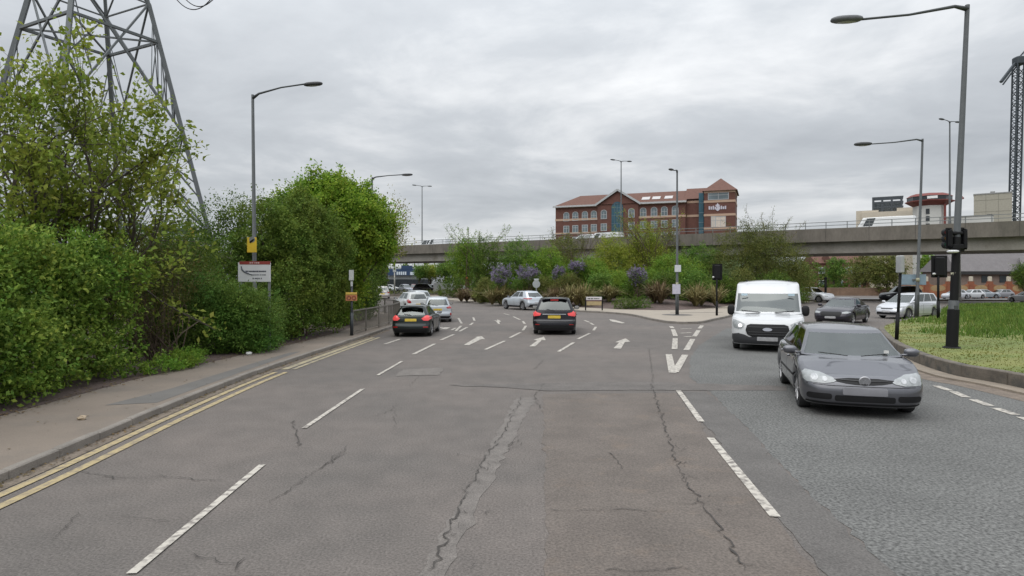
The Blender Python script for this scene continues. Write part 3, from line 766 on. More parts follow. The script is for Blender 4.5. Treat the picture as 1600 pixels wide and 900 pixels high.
# --- grey hatchback in the near lane
V = make_vehicle('hatchback_car', dict(paint=carpaint('paint_grey', (.105, .107, .121), .6), L=4.25, H=1.44, cowl=1.28, rf0=.60, bf=.10, rf=(.34, .30), zs=((-2.1, .90), (-1.8, .95), (.9, .94), (1.3, .92), (1.6, .865), (1.85, .79), (2.1, .70)), pillars=(.42,), quarter=.20, spokes=5, gw=.10, roofw=.60, rglass=GLASSD, gcorner=.13), 'mid grey hatchback with oval headlamps in the right lane ahead of the white van', 'car', 'cars on the roundabout')
hl1 = [(.39, .615), (.44, .665), (.60, .728), (.80, .755), (.845, .71), (.84, .61), (.80, .575), (.56, .565), (.43, .59)]
for s, pl in ((1, hl1), (-1, mir(hl1))):
    h_ = proj(V, 'headlight', pl, 'front', LENS, .008, .03, .04)
    for yy, zz, rr in ((.55, .635, .038), (.69, .655, .052)):
        proj(V, 'lamp_reflector', [(s * yy + rr * cos(t), zz + rr * sin(t)) for t in [2 * pi * k / 12 for k in range(12)]], 'front', mat('lamp_reflector', (.40, .41, .42), .35, .3, var=.2, scale=30), .011, .01, .05, h_)
gp = [(-.425, .640), (-.41, .612), (-.25, .580), (-.12, .568), (.12, .568), (.25, .580), (.41, .612), (.425, .640), (.2, .662), (-.2, .662)]
gg = proj(V, 'grille', gp, 'front', BLACKP, .006, .03, .05)
proj(V, 'grille_bar', [(-.33, .632), (0, .618), (.33, .632), (.33, .640), (0, .628), (-.33, .640)], 'front', TRIMD, .012, .01, .06, gg)
em = MB(); ex = V.bvh.ray_cast(Vector((9, 0, .625)), Vector((-1, 0, 0)))[0].x + .035
em.lathe([(.080, ex), (.084, ex + .006), (.070, ex + .012), (.068, ex + .002), (.0, ex + .001)], (0, 0, .63), 'x', 24)
for s in (-1, 1):
    for a, b in (((s * .030, .048), (s * .006, .004)), ((s * .046, .020), (s * .022, -.046)), ((s * .022, -.046), (0, -.004))):
        em.bar((ex + .006, a[0] * 1.15, .63 + a[1] * 1.15), (ex + .006, b[0] * 1.15, .63 + b[1] * 1.15), .011, .006)
em.build('badge', mat('badge_chrome', (.40, .40, .42), .3, .8), V.root)
proj(V, 'lower_grille', rrect(0, .335, .84, .10, .03), 'front', BLACKP, .006, .03, .05)
for s in (-1, 1): proj(V, 'fog_lamp_recess', rrect(s * .63, .355, .34, .10, .035), 'front', BLACKP, .006, .03, .05)
proj(V, 'number_plate', rrect(0, .455, .62, .115, .02), 'front', mat('plate_blurred', (.17, .17, .185), .6, var=.1, scale=6), .014, .02, .06)
proj(V, 'bumper_line', [(-.80, .545), (-.5, .535), (0, .535), (.5, .535), (.80, .545), (.80, .552), (.5, .543), (0, .543), (-.5, .543), (-.80, .552)], 'front', SEAM, .003, .01, .08)
proj(V, 'lower_lip', [(-.8, .225), (.8, .225), (.8, .262), (.5, .252), (-.5, .252), (-.8, .262)], 'front', BLACKP, .008, .03, .08)
doors(V, (-1.02, -.02, 1.12), .30, lambda x: .93)
for view in ('left', 'right'): proj(V, 'rubbing_strip', [(-.9, .52), (1.0, .52), (1.0, .555), (-.9, .555)], view, BLACKP, .012, .02, .12)
mirror(V, .95, 1.01)
for s in (-1, 1):
    w_ = MB(); w_.tube([(1.36, s * .10, .965), (1.30, s * .30, .985), (1.20, s * .52, 1.0)], .008, 6); w_.build('wiper', BLACKP, V.root)
pl_ = MB(); pl_.box((1.14, .52, 1.03), (.012, .07, .05)); pl_.build('tax_disc', mat('paper_white', (.6, .6, .58), .8), V.root)
place(V, 1352, 656, 'f', 197, 1.07); V.root.scale.z = .995; GOLF = V

# --- white high-roof van behind it
V = make_vehicle('panel_van', dict(paint=mat('paint_white', (.53, .54, .55), .3, 0, var=.03, coat=.7), L=5.4, W=2.02, H=2.34, wb=3.3, fo=1.0, wr=.345, z0=.24,
    bf=.16, br=.03, rf=(.30, .24), rr=(.10, .08), crown=.06,
    zs=((-2.7, 1.20), (1.5, 1.20), (1.9, 1.19), (2.2, 1.15), (2.45, 1.10), (2.7, 1.03)), rake=((0, .09), (.12, .03), (.3, 0), (.5, .01), (.7, .03), (.85, .07), (1, .15)),
    raker=((0, .06), (.1, 0), (1, 0)), tuck=((0, .05), (.12, .02), (.35, 0), (.9, 0), (1, .03)),
    cowl=1.92, rf0=.92, rr0=-2.64, rb=-2.70, gw=.035, roofw=.80, gcorner=.20, bulge_ws=.16, bulge_bl=.02, roofcrown=.10, quarter=.1, side_limit=.30, pillars=(.05,), no_rear=True, seats=(.55,), spokes=6, wheel='steel', roofarch=.10, ws_top=.70),
    'white high roofed panel van with black bumper and grille behind the grey hatchback', 'van')
gp = [(-.55, .56), (-.42, .49), (.42, .49), (.55, .56), (.60, .70), (.56, .86), (.46, .90), (-.46, .90), (-.56, .86), (-.60, .70)]
gg = proj(V, 'grille', gp, 'front', BLACKP, .012, .04, .06)
for z in (.565, .64, .80): proj(V, 'grille_bar', [(-.52, z), (.52, z), (.52, z + .018), (-.52, z + .018)], 'front', TRIMD, .02, .012, .08, gg)
proj(V, 'badge', [(.13 * cos(t), .735 + .052 * sin(t)) for t in [2 * pi * k / 18 for k in range(18)]], 'front', mat('badge_grey', (.35, .36, .40), .3, .6), .026, .02, .06)
hl1 = [(.62, .90), (.67, .78), (.76, .73), (.93, .77), (.97, .90), (.955, 1.03), (.88, 1.02), (.74, .965)]
for s, pl in ((1, hl1), (-1, mir(hl1))):
    h_ = proj(V, 'headlight', pl, 'front', LENS, .010, .03, .05)
    proj(V, 'lamp_reflector', [(s * .75 + .055 * cos(t), .845 + .055 * sin(t)) for t in [2 * pi * k / 14 for k in range(14)]], 'front', HEADON, .016, .012, .06, h_)
proj(V, 'bumper', [(-.985, .26), (.985, .26), (.985, .56), (.80, .60), (.62, .55), (.50, .485), (-.50, .485), (-.62, .55), (-.80, .60), (-.985, .56)], 'front', mat('bumper_dark_grey', (.035, .036, .04), .6, var=.1), .009, .03, .06)
proj(V, 'number_plate', rrect(0, .435, .56, .12, .02), 'front', PLATE_W, .03, .03, .06)
mirror(V, 1.42, 1.30, BLACKP, (.07, .115, .18))
for s in (-1, 1):
    w_ = MB(); w_.box((2.16, s * .42, 1.225), (.07, .40, .02), 0, .008); w_.build('bonnet_vent', BLACKP, V.root)
    w_ = MB(); w_.tube([(1.90, s * .20, 1.25), (1.84, s * .45, 1.28), (1.76, s * .75, 1.31)], .010, 6); w_.build('wiper', BLACKP, V.root)
    st = MB(); st.box((1.32, s * .68, 1.83), (.02, .18, .07), 0); st.build('window_sticker', mat('sticker_blue', (.45, .58, .66), .6), V.root)
w_ = MB(); w_.box((1.50, -.30, 1.23), (.30, .36, .012)); w_.build('dashboard_papers', mat('paper_pale', (.60, .66, .70), .8), V.root)
w_ = MB(); w_.ell((1.05, .36, 1.52), (.05, .14, .09), 12, 8, .8); w_.build('headrest', CABIN, V.root)
proj(V, 'door_gap', [(.3, .35), (1.3, .35), (1.3, 1.15), (.3, 1.15)], 'right', SEAM, .002, .01, .1)
proj(V, 'door', [(.312, .362), (1.288, .362), (1.288, 1.138), (.312, 1.138)], 'right', V.S['paint'], .006, .012, .1)
for s in (-1, 1):
    mb = MB(); mb.ell((.80, s * .62, 2.31), (.05, .03, .03), 8, 6); mb.build('roof_fixing', BLACKP, V.root)
place(V, 1199, 551, 'f', 202, 1.09); V.root.scale.z = .99

# --- dark saloon behind the van
V = make_vehicle('saloon_car', dict(paint=carpaint('paint_aubergine', (.030, .027, .036), .4, .22), L=4.6, W=1.82, H=1.42, wb=2.75, fo=.9, cowl=.85, rf0=.05, rr0=-1.2, rb=-1.85, pillars=(.5,), quarter=.12, gw=.09, roofw=.58,
    zs=((-2.3, .90), (-1.9, .97), (.8, .93), (1.5, .86), (2.0, .78), (2.3, .68))), 'dark aubergine saloon car turning in behind the white van with a pale lamp', 'car', 'cars on the roundabout')
gp = [(-.45, .46), (.45, .46), (.52, .60), (.45, .70), (-.45, .70), (-.52, .60)]
proj(V, 'grille', gp, 'front', BLACKP, .008, .03, .06)
hl1 = [(.52, .68), (.56, .61), (.80, .62), (.88, .66), (.86, .71), (.7, .72)]
for s, pl in ((1, hl1), (-1, mir(hl1))): proj(V, 'headlight', pl, 'front', LENS, .008, .03, .05)
proj(V, 'number_plate', rrect(0, .41, .52, .11, .02), 'front', PLATE_W, .015, .02, .06)
proj(V, 'lower_grille', rrect(0, .29, 1.3, .07, .03), 'front', BLACKP, .006, .03, .08)
doors(V, (-1.0, -.05, 1.05), .30, lambda x: .90); mirror(V, .68, 1.0)
place(V, 1297, 508, 'f', 222, .98)

# --- silver people carrier
V = make_vehicle('people_carrier_car', dict(paint=carpaint('paint_silver', (.56, .57, .60), .45, .3), L=4.55, W=1.80, H=1.62, wb=2.72, fo=.92, cowl=1.35, rf0=.30, rr0=-1.95, rb=-2.15, pillars=(.17, .44, .74), quarter=.05, gw=.085, roofw=.60, wr=.32, bulge_ws=.2,
    zs=((-2.28, 1.0), (-1.9, 1.02), (.6, .98), (1.35, .95), (1.8, .86), (2.28, .68))), 'silver people carrier with long side windows crossing behind the black signal poles', 'car', 'cars on the roundabout')
hl1 = [(.40, .70), (.5, .655), (.72, .66), (.86, .73), (.87, .80), (.7, .78)]
for s, pl in ((1, hl1), (-1, mir(hl1))): proj(V, 'headlight', pl, 'front', LENS, .008, .03, .05)
proj(V, 'grille', [(-.36, .60), (.36, .60), (.40, .67), (-.40, .67)], 'front', TRIMD, .008, .03, .06)
proj(V, 'lower_grille', rrect(0, .35, 1.25, .15, .05), 'front', BLACKP, .008, .03, .08)
proj(V, 'number_plate', rrect(0, .46, .52, .11, .02), 'front', PLATE_W, .018, .02, .06)
doors(V, (-1.15, -.12, 1.0), .30, lambda x: .95); mirror(V, 1.0, 1.03)
place(V, 1384, 498, 'f', 243, .96)

# --- dark people mover seen from behind
def rear_kit(V, zt, zl, lit, plate_z, tail, wiper=True, plate=PLATE_Y):
    for s, pl in ((1, tail), (-1, mir(tail))): proj(V, 'tail_light', pl, 'rear', TAILON if lit else TAILR, .012, .03, .04)
    proj(V, 'number_plate', rrect(0, plate_z, .54, .12, .02), 'rear', plate, .014, .02, .06)
    if wiper:
        z = zl; b = MB(); x = -V.S['L'] / 2 + .18
        h = V.bvh.ray_cast(Vector((-9, 0, z)), Vector((1, 0, 0)))[0]; h2 = V.bvh.ray_cast(Vector((-9, .34, z + .05)), Vector((1, 0, 0)))[0]
        b.tube([h + Vector((-.02, 0, 0)), h2 + Vector((-.02, 0, 0))], .012, 6); b.build('rear_wiper', BLACKP, V.root)
V = make_vehicle('estate_car', dict(paint=carpaint('paint_black', (.016, .016, .020), .35, .25), L=4.7, W=1.88, H=1.60, wb=2.85, fo=.95, cowl=1.25, rf0=.3, rr0=-2.0, rb=-2.22, pillars=(.2, .5, .76), quarter=.05, gw=.10, roofw=.61, wr=.335,
    zs=((-2.35, 1.02), (-2.0, 1.02), (1.2, .97), (1.9, .85), (2.35, .70)), raker=((0, .08), (.12, .02), (.3, 0), (.44, .0), (.52, .06), (.8, .07), (1, .10)), rglass=GLASSD), 'black people mover seen from behind with lit brake lamps in the middle lane', 'car', 'cars on the roundabout')
tail = [(.56, .93), (.60, .84), (.86, .80), (.925, .86), (.915, 1.0), (.82, 1.03), (.74, .97)]
rear_kit(V, 1.0, 1.05, True, .78, tail)
proj(V, 'brake_light', rrect(0, 1.49, .34, .05, .02), 'rear', TAILON, .02, .03, .05)
proj(V, 'chrome_trim', [(-.5, .885), (.5, .885), (.5, .905), (-.5, .905)], 'rear', CHROME, .01, .02, .08)
proj(V, 'bumper_step', [(-.88, .60), (.88, .60), (.88, .655), (-.88, .655)], 'rear', mat('bumper_step_grey', (.09, .09, .095), .5, .3), .014, .03, .1)
proj(V, 'bumper_insert', [(-.75, .30), (.75, .30), (.80, .42), (-.80, .42)], 'rear', BLACKP, .01, .03, .1)
for s in (-1, 1): proj(V, 'reflector', rrect(s * .72, .46, .18, .035, .012), 'rear', TAILR, .012, .02, .05)
mirror(V, 1.0, 1.05, None, (.08, .12, .085))
doors(V, (-1.25, -.15, 1.05), .30, lambda x: .95)
sp_ = MB(); sp_.box((-2.02, 0, 1.555), (.22, 1.16, .035), 0, .015); sp_.build('roof_spoiler', V.S['paint'], V.root)
place(V, 866, 524, 'r', 5, .98)

# --- dark green-black hatchback in the kerb lane
V = make_vehicle('hatchback_car', dict(paint=carpaint('paint_green_black', (.020, .027, .027), .45, .28), L=4.35, W=1.82, H=1.47, pillars=(.45,), quarter=.16, gw=.11, roofw=.56, rr0=-1.62, rb=-2.0, spokes=5, wr=.33,
    zs=((-2.18, .93), (-1.8, .98), (.8, .95), (1.4, .90), (1.8, .83), (2.18, .72)), raker=((0, .08), (.12, .02), (.3, 0), (.46, .0), (.55, .07), (.8, .09), (1, .12))), 'dark green hatchback with big lit red tail lamps beside the pedestrian railing', 'car', 'cars on the roundabout')
tail = [(.50, .86), (.60, .77), (.80, .76), (.90, .84), (.90, .96), (.80, 1.02), (.66, .98)]
rear_kit(V, .95, 1.02, True, .79, tail)
sp_ = MB(); sp_.box((-1.72, 0, 1.425), (.26, 1.12, .04), 0, .018); sp_.build('roof_spoiler', V.S['paint'], V.root)
proj(V, 'bumper_insert', [(-.72, .24), (.72, .24), (.80, .38), (-.80, .38)], 'rear', BLACKP, .01, .03, .1)
for s in (-1, 1): proj(V, 'reflector', rrect(s * .70, .47, .22, .05, .02), 'rear', TAILR, .012, .02, .05)
proj(V, 'bumper_line', [(-.86, .635), (.86, .635), (.86, .648), (-.86, .648)], 'rear', SEAM, .004, .01, .1)
mirror(V, .85, 1.02); doors(V, (-1.0, 0, 1.1), .30, lambda x: .93)
place(V, 641, 527, 'r', 1, .87)

# --- silver compact people carrier ahead of it
V = make_vehicle('compact_car', dict(paint=carpaint('paint_silver_blue', (.40, .43, .46), .5, .3), L=4.35, W=1.80, H=1.60, pillars=(.2, .48), quarter=.14, gw=.10, roofw=.60, cowl=1.1, rf0=.25, rr0=-1.75, rb=-2.0, wr=.325,
    zs=((-2.18, .98), (-1.8, 1.0), (.9, .97), (1.4, .90), (1.8, .83), (2.18, .72)), raker=((0, .08), (.12, .02), (.3, 0), (.46, .0), (.55, .06), (.8, .08), (1, .11))), 'silver blue compact car with red tail lamps stopped ahead of the dark green hatchback', 'car', 'cars on the roundabout')
tail = [(.52, .93), (.60, .85), (.86, .86), (.89, .98), (.80, 1.06), (.66, 1.0)]
rear_kit(V, .95, 1.05, False, .80, tail)
proj(V, 'bumper_insert', [(-.72, .26), (.72, .26), (.80, .40), (-.80, .40)], 'rear', BLACKP, .01, .03, .1)
for s in (-1, 1): proj(V, 'reflector', rrect(s * .80, .52, .08, .16, .02), 'rear', TAILR, .012, .02, .05)
mirror(V, .95, 1.06, BLACKP); doors(V, (-1.0, 0, 1.1), .30, lambda x: .95)
place(V, 684, 504, 'r', -8, .88)

# --- white car in front of that one, and the roof of another
V = make_vehicle('compact_car', dict(paint=mat('paint_white_car', (.52, .54, .54), .3, 0, var=.03, coat=.7), L=4.3, W=1.78, H=1.56, pillars=(.45,), quarter=.14, gw=.10, roofw=.60, cowl=1.05, rf0=.25, rr0=-1.7, rb=-1.98,
    zs=((-2.15, .96), (-1.8, .98), (.9, .96), (1.4, .90), (1.8, .83), (2.15, .72))), 'white car turning left between the railing and the silver blue compact', 'car', 'cars on the roundabout')
tail = [(.62, .80), (.66, .72), (.84, .74), (.87, 1.04), (.78, 1.06)]
rear_kit(V, .95, 1.05, False, .62, tail); mirror(V, .95, 1.04, BLACKP); doors(V, (-1.0, 0, 1.1), .30, lambda x: .94)
place(V, 656, 489, 'r', -27, .95)
V = make_vehicle('estate_car', dict(paint=carpaint('paint_pale_silver', (.42, .45, .47), .5), L=4.4, H=1.55, plain=True, pillars=(.2, .5), quarter=.05, rr0=-1.85, rb=-2.05, cowl=1.0, zs=((-2.2, .96), (1.0, .94), (1.8, .83), (2.2, .72))), 'pale silver estate car mostly hidden behind the white turning car', 'car', 'cars on the roundabout')
rear_kit(V, .95, 1.05, False, .70, [(.62, .80), (.66, .72), (.84, .74), (.87, 1.04), (.78, 1.06)]); place(V, 663, 481, 'r', -32, .95)

# --- silver crossover rounding the island
V = make_vehicle('crossover_car', dict(paint=carpaint('paint_silver_cold', (.50, .54, .58), .5, .3), L=4.4, W=1.83, H=1.62, wr=.35, z0=.26, fo=.85, wb=2.65, cowl=.95, rf0=.15, rr0=-1.5, rb=-2.0, pillars=(.48,), quarter=.22, gw=.11, roofw=.58,
    zs=((-2.2, 1.04), (-1.8, 1.07), (.9, 1.02), (1.5, .97), (1.9, .9), (2.2, .78)), raker=((0, .12), (.12, .03), (.3, 0), (.5, .0), (.62, .05), (.8, .07), (1, .13)), rglass=GLASSD), 'silver crossover turning left beside the planted island with dark lower trim', 'car', 'cars on the roundabout')
rear_kit(V, 1.0, 1.1, False, .62, [(.46, .99), (.50, .93), (.86, .90), (.905, .97), (.88, 1.02), (.7, 1.02)], True, PLATE_W)
proj(V, 'bumper_insert', [(-.80, .30), (.80, .30), (.72, .50), (-.72, .50)], 'rear', BLACKP, .012, .03, .1)
proj(V, 'bumper_insert', [(-.5, .32), (.5, .32), (.45, .40), (-.45, .40)], 'rear', CHROME, .02, .03, .1)
for view in ('left', 'right'): proj(V, 'sill_trim', [(-.95, .27), (.9, .27), (.9, .37), (-.95, .37)], view, BLACKP, .012, .02, .1)
mirror(V, .8, 1.1, BLACKP); doors(V, (-1.0, -.05, 1.0), .40, lambda x: 1.0)
place(V, 840, 485, 'r', -33, .93)

# --- small far vehicles share one coarse build
def far_car(label, px, py, end, hd, col, group, H=1.5, L=4.2, kind='hatch', scale=1.0, lit=False, name='parked_car', plate=PLATE_Y, z=0.0, metal=.4, W=1.78, cat='car'):
    pn = 'paint_%.2f_%.2f_%.2f' % col
    d = dict(paint=carpaint(pn, col, metal), L=L, W=W, H=H, plain=True, nf=5, nc=4, ns=30, nr=5, pillars=(.45,), quarter=.14, glass=GLASSD, spokes=5)
    hl = L / 2
    if kind == 'van': d.update(cowl=hl - .75, rf0=hl - 1.35, rr0=-hl + .06, rb=-hl, gw=.03, roofw=.74, side_limit=.26, no_rear=True, quarter=.1, pillars=(.05,), zs=((-hl, 1.0), (hl - .9, 1.0), (hl - .2, .9), (hl, .75)), raker=((0, .05), (1, 0)), tuck=((0, .05), (.3, 0), (1, .03)), roofarch=.05)
    elif kind == 'suv': d.update(cowl=hl - 1.2, rf0=hl - 1.85, rr0=-hl + .5, rb=-hl + .15, zs=((-hl, 1.02), (hl - 1.2, 1.0), (hl - .3, .92), (hl, .78)), wr=.35, z0=.26)
    else: d.update(cowl=hl - 1.1, rf0=hl - 1.85, rr0=-hl + .65, rb=-hl + .22, zs=((-hl, .9), (-hl + .3, .95), (hl - 1.2, .95), (hl - .4, .84), (hl, .73)))
    V = make_vehicle(name, d, label, cat, group)
    z0 = .72
    for s in (-1, 1):
        t = [(s * .56, .70), (s * .82, .72), (s * .85, .86), (s * .6, .84)]
        proj(V, 'tail_light', t if s > 0 else t[::-1], 'rear', TAILR, .012, .03, .1)
        t = [(s * .50, .62), (s * .80, .65), (s * .80, .74), (s * .55, .71)]
        proj(V, 'headlight', t if s > 0 else t[::-1], 'front', LENS, .012, .03, .1)
    proj(V, 'number_plate', rrect(0, .62, .52, .12, .02), 'rear', plate, .016, .02, .1)
    place(V, px, py, end, hd, scale, z); return V
far_car('silver car driving away along the side road under the flyover', 598, 467, 'r', -12, (.40, .38, .37), 'cars on the roundabout', 1.6, name='distant_car')
gp_ = 'cars parked beyond the far left verge'
for lab, px, dep, hd, col, kd, hh, L_ in (
    ('pale silver parked car at the left end of the car park row', 634, 119, 150, (.42, .43, .48), 'hatch', 1.6, 4.1),
    ('dark red parked car between a silver one and a black one', 648, 124, 165, (.16, .03, .03), 'hatch', 1.6, 4.2),
    ('black parked estate with silver roof rails below the flyover', 666, 116, 95, (.015, .014, .016), 'suv', 1.7, 4.8),
    ('silver grey parked car tucked behind the black estate', 680, 124, 110, (.30, .31, .36), 'hatch', 1.5, 4.2),
    ('crimson parked car right of the white van', 722, 108, 150, (.28, .03, .07), 'hatch', 1.5, 4.0)):
    p = at(px, 450, dep); far_car(lab, Vector((p.x, p.y, 0)), 0, 'c', hd, col, gp_, hh, L_, kd)
p = at(698, 450, 113); far_car('white pickup van parked sideways beside the clipped hedge', Vector((p.x, p.y, 0)), 0, 'c', 94, (.66, .68, .66), gp_, 1.85, 4.7, 'van', name='parked_van', metal=0, cat='van')
for lab, px, dep, hd, col in (('white parked car half hidden by leaves at the far left', 603, 121, 120, (.6, .62, .6)), ('cream parked car by the pale lamp post at the far left', 612, 126, 100, (.58, .58, .55))):
    p = at(px, 450, dep); far_car(lab, Vector((p.x, p.y, 0)), 0, 'c', hd, col, gp_, 1.5, 4.2, metal=0)
gp_ = 'cars beyond the right verge'
p = gr(1408, 471); far_car('dark four wheel drive car passing behind the silver people carrier', p, 0, 'c', 262, (.02, .022, .03), gp_, 1.72, 4.5, 'suv', name='distant_car')
p = gr(1270, 472); far_car('white car nosing out behind the white van and low branches', p, 0, 'c', 150, (.6, .62, .66), gp_, 1.6, 4.3, 'suv', name='distant_car', metal=0)
for lab, px, dep, hd, col in (('white parked car behind the thick black lamp post', 1492, 79, 255, (.60, .62, .66)), ('white parked hatchback right of the thick black lamp post', 1517, 80, 262, (.66, .68, .70)),
                              ('pale blue grey parked car in front of the brick garden wall', 1539, 81.5, 100, (.34, .38, .42)), ('dull silver parked car beside the dark brick pier', 1563, 82, 262, (.25, .25, .27)),
                              ('white car at the right edge behind the long grass', 1603, 66, 350, (.62, .62, .62)), ('pale parked car far off under the flyover by the trees', 1288, 98, 140, (.34, .4, .44)), ('red rear of a car far off beyond the white car', 1277, 101, 20, (.3, .04, .03))):
    p = at(px, 450, dep); far_car(lab, Vector((p.x, p.y, 0)), 0, 'c', hd, tuple(c * .8 for c in col), gp_, 1.5, 4.2, metal=.2, scale=.78)
# ------------------------------------------------------------------ flyover
CONC = mat('concrete_weathered', (.235, .222, .200), .9, var=.14, scale=.5, grain=.12, gscale=8, bump=.2, bscale=12, col2=(.165, .148, .125), c2scale=.6, c2lo=.45, c2hi=.7)
CONC_D = mat('concrete_parapet', (.150, .134, .116), .92, var=.16, scale=.9, grain=.14, gscale=6, bump=.25, bscale=10, col2=(.100, .092, .078), c2scale=.5, c2lo=.46, c2hi=.66, stretch=(1, 1, .35))
GALV = mat('galvanised_steel', (.20, .21, .215), .55, .35, var=.10, scale=5)
GALV_D = mat('galvanised_dark', (.062, .068, .070), .6, .3, var=.12, scale=4)
BLK = mat('black_paint', (.009, .009, .010), .6, var=.1, spec=.2)
OA, OB = Vector((46, 58, 0)), Vector((-16.5, 103, 0)); OD = (OB - OA).normalized(); ON = Vector((OD.y, -OD.x, 0))
if ON.y < 0: ON = -ON
OLEN = (OB - OA).length
def ov(t, n, z): p = OA + OD * t + ON * n; return Vector((p.x, p.y, z + .25 * t / OLEN))
fly = empty('flyover', ov(0, 5.5, 0), 'long weathered concrete road flyover on piers crossing behind the planted island', 'bridge')
def osec(mb, prof, t0=-48, t1=175, k=20):
    n = len(prof); inv = fly.location
    vs = [ov(t0 + (t1 - t0) * i / k, a, z) - inv for i in range(k + 1) for a, z in prof]
    fs = [(i * n + j, i * n + (j + 1) % n, (i + 1) * n + (j + 1) % n, (i + 1) * n + j) for i in range(k) for j in range(n)]
    mb.add(vs, fs + [tuple(range(n - 1, -1, -1)), tuple(range(k * n, k * n + n))]); return mb
osec(MB(), [(0, 6.30), (0, 7.70), (.32, 7.70), (.40, 6.95), (.40, 6.30)]).build('parapet', CONC_D, fly)
osec(MB(), [(10.6, 6.30), (10.6, 6.95), (10.68, 7.70), (11.0, 7.70), (11.0, 6.30)]).build('parapet', CONC_D, fly)
osec(MB(), [(.41, 6.40), (.41, 6.78), (10.59, 6.78), (10.59, 6.40)]).build('deck', mat('asphalt_deck', (.09, .088, .086), .9), fly)
osec(MB(), [(.62, 5.10), (.70, 6.39), (10.3, 6.39), (10.38, 5.10)]).build('girder', CONC, fly)
jn = MB()
for t in range(-44, 172, 4):
    p = ov(t, -.004, 7.0) - fly.location; jn.box(p, (.03, .03, 1.36), atan2(OD.y, OD.x))
jn.build('panel_joint', mat('joint_dark', (.07, .065, .06), .9), fly)
for t in (-30, 24, 54, 92):
    pr = MB(); p = ov(t, 5.5, 0) - fly.location
    pr.box((p.x, p.y, 2.5), (1.4, 7.2, 5.15), atan2(OD.y, OD.x), .3); pr.build('pier', CONC, fly, 'auto')
for n in (.16, 10.84):
    rl = MB()
    for z in (8.02, 8.36): rl.bar(ov(-48, n, z) - fly.location, ov(175, n, z + .0) - fly.location, .06)
    for t in range(-48, 176, 2): rl.bar(ov(t, n, 7.65) - fly.location, ov(t, n, 8.38) - fly.location, .06)
    rl.build('railing', GALV, fly)

# ------------------------------------------------------------------ lamp posts
def lamp_post(base, height, reach, label, group, arm_rise=.35, r=.085, m=GALV_D, lean=0.0, base_black=0.0, angle=0.0, twin=False, head=.62, headcol=None, name='street_lamp'):
    root = empty(name, base, label, 'street lamp', group)
    T = Vector((lean, 0, height)); p = MB()
    p.tube([(0, 0, 0), T * .14, T * .141, T], [r * 1.35, r * 1.35, r, r * .62], 12); p.build('column', m, root, True)
    if not twin:
        ad = MB(); ad.box((T.x * .10, -r * 1.33, height * .10), (r * 1.1, .03, .55), 0, .01); ad.build('access_door', m, root)
        ad = MB(); ad.tube([T * .20, T * .2 + Vector((0, 0, .22))], r * 1.06, 12); ad.build('number_band', mat('band_pale', (.30, .29, .20), .6, var=.2, scale=9), root, True)
    if base_black:
        b = MB(); b.tube([(0, 0, .0), T * base_black * .35, T * (base_black * .35 + .004), T * base_black], [r * 1.62, r * 1.58, r * 1.15, r * 1.10], 16)
        b.lathe([(r * 2.4, 0), (r * 2.4, .04), (r * 2.0, .07)], n=16); b.build('column_base', BLK, root, 'auto')
    for s in ((1, -1) if twin else (1,)):
        ax = Vector((cos(angle), sin(angle), 0)) * reach * s; a = MB()
        e_ = T + ax + Vector((0, 0, arm_rise))
        a.tube([T + Vector((0, 0, -.12)), T + Vector((0, 0, .0)) + ax * .12 + Vector((0, 0, arm_rise * .10)), T + ax * .55 + Vector((0, 0, arm_rise * .68)), e_], [r * .75, r * .5, r * .36, r * .36], 8)
        a.build('arm', m, root, True)
        h = MB(); d = ax.normalized(); tl = math.atan2(arm_rise * .6, abs(reach)) * .6
        rot = Matrix.Rotation(atan2(d.y, d.x), 3, 'Z') @ Matrix.Rotation(-tl, 3, 'Y')
        c = e_ + d * head * .45
        h.ell(c, (head * .50, head * .18, head * .105), 16, 8, .78, rot); hd = h.build('lamp_head', headcol or m, root, True)
        l = MB(); l.ell(c + Vector((0, 0, -head * .045)), (head * .36, head * .13, head * .08), 12, 6, .9, rot); l.build('lamp_bowl', mat('lamp_glass', (.30, .30, .29), .25, coat=.5), hd, True)
    return root
gl = 'grey road lamps round the junction'
HD = mat('lamp_head_dark', (.045, .047, .05), .55, var=.1)
b = at(399, 522, 21.7); b.z = .11
lamp_post((b.x, b.y, .11), 2.3 + (438 - 148) * .0217 - .11, 1.75, 'grey street lamp rising out of the hedge above the yellow notice', gl, .36, .075, lean=-.09, head=.66, headcol=HD)
b = at(581.5, 486, 45); lamp_post((b.x, b.y, .11), 2.3 + (438 - 277) * .045 - .11, 2.1, 'grey street lamp sticking up behind the bright green maple', gl, .18, .09, head=.8, headcol=HD)
b = gr(1487, 545, .30)
lamp_post(b, 2.3 + (438 - 8) * .0187 - .30, -3.1, 'tall street lamp with thick black base and signal heads on the right verge', gl, -.42, .098, lean=.46, base_black=.325, head=.95, headcol=mat('lamp_head_grey', (.10, .105, .11), .5, var=.2, scale=8))
LB, LLEAN, LH = b, .46, 2.3 + 430 * .0187 - .30
b = gr(1432, 496, .14); lamp_post(b, 2.3 + (438 - 217) * b.y / 1000 - .14, -3.0, 'shorter street lamp behind the silver people carrier with a bluish sign', gl, -.30, .09, lean=.36, head=1.05, headcol=HD)
b = gr(1058, 492, .11); lamp_post(b, 2.3 + (438 - 266) * b.y / 1000 - .11, .75, 'grey street lamp on the island tip carrying two small notices', gl, -.10, .085, angle=radians(235), head=.62, headcol=HD)
gl = 'twin lamps on the flyover'
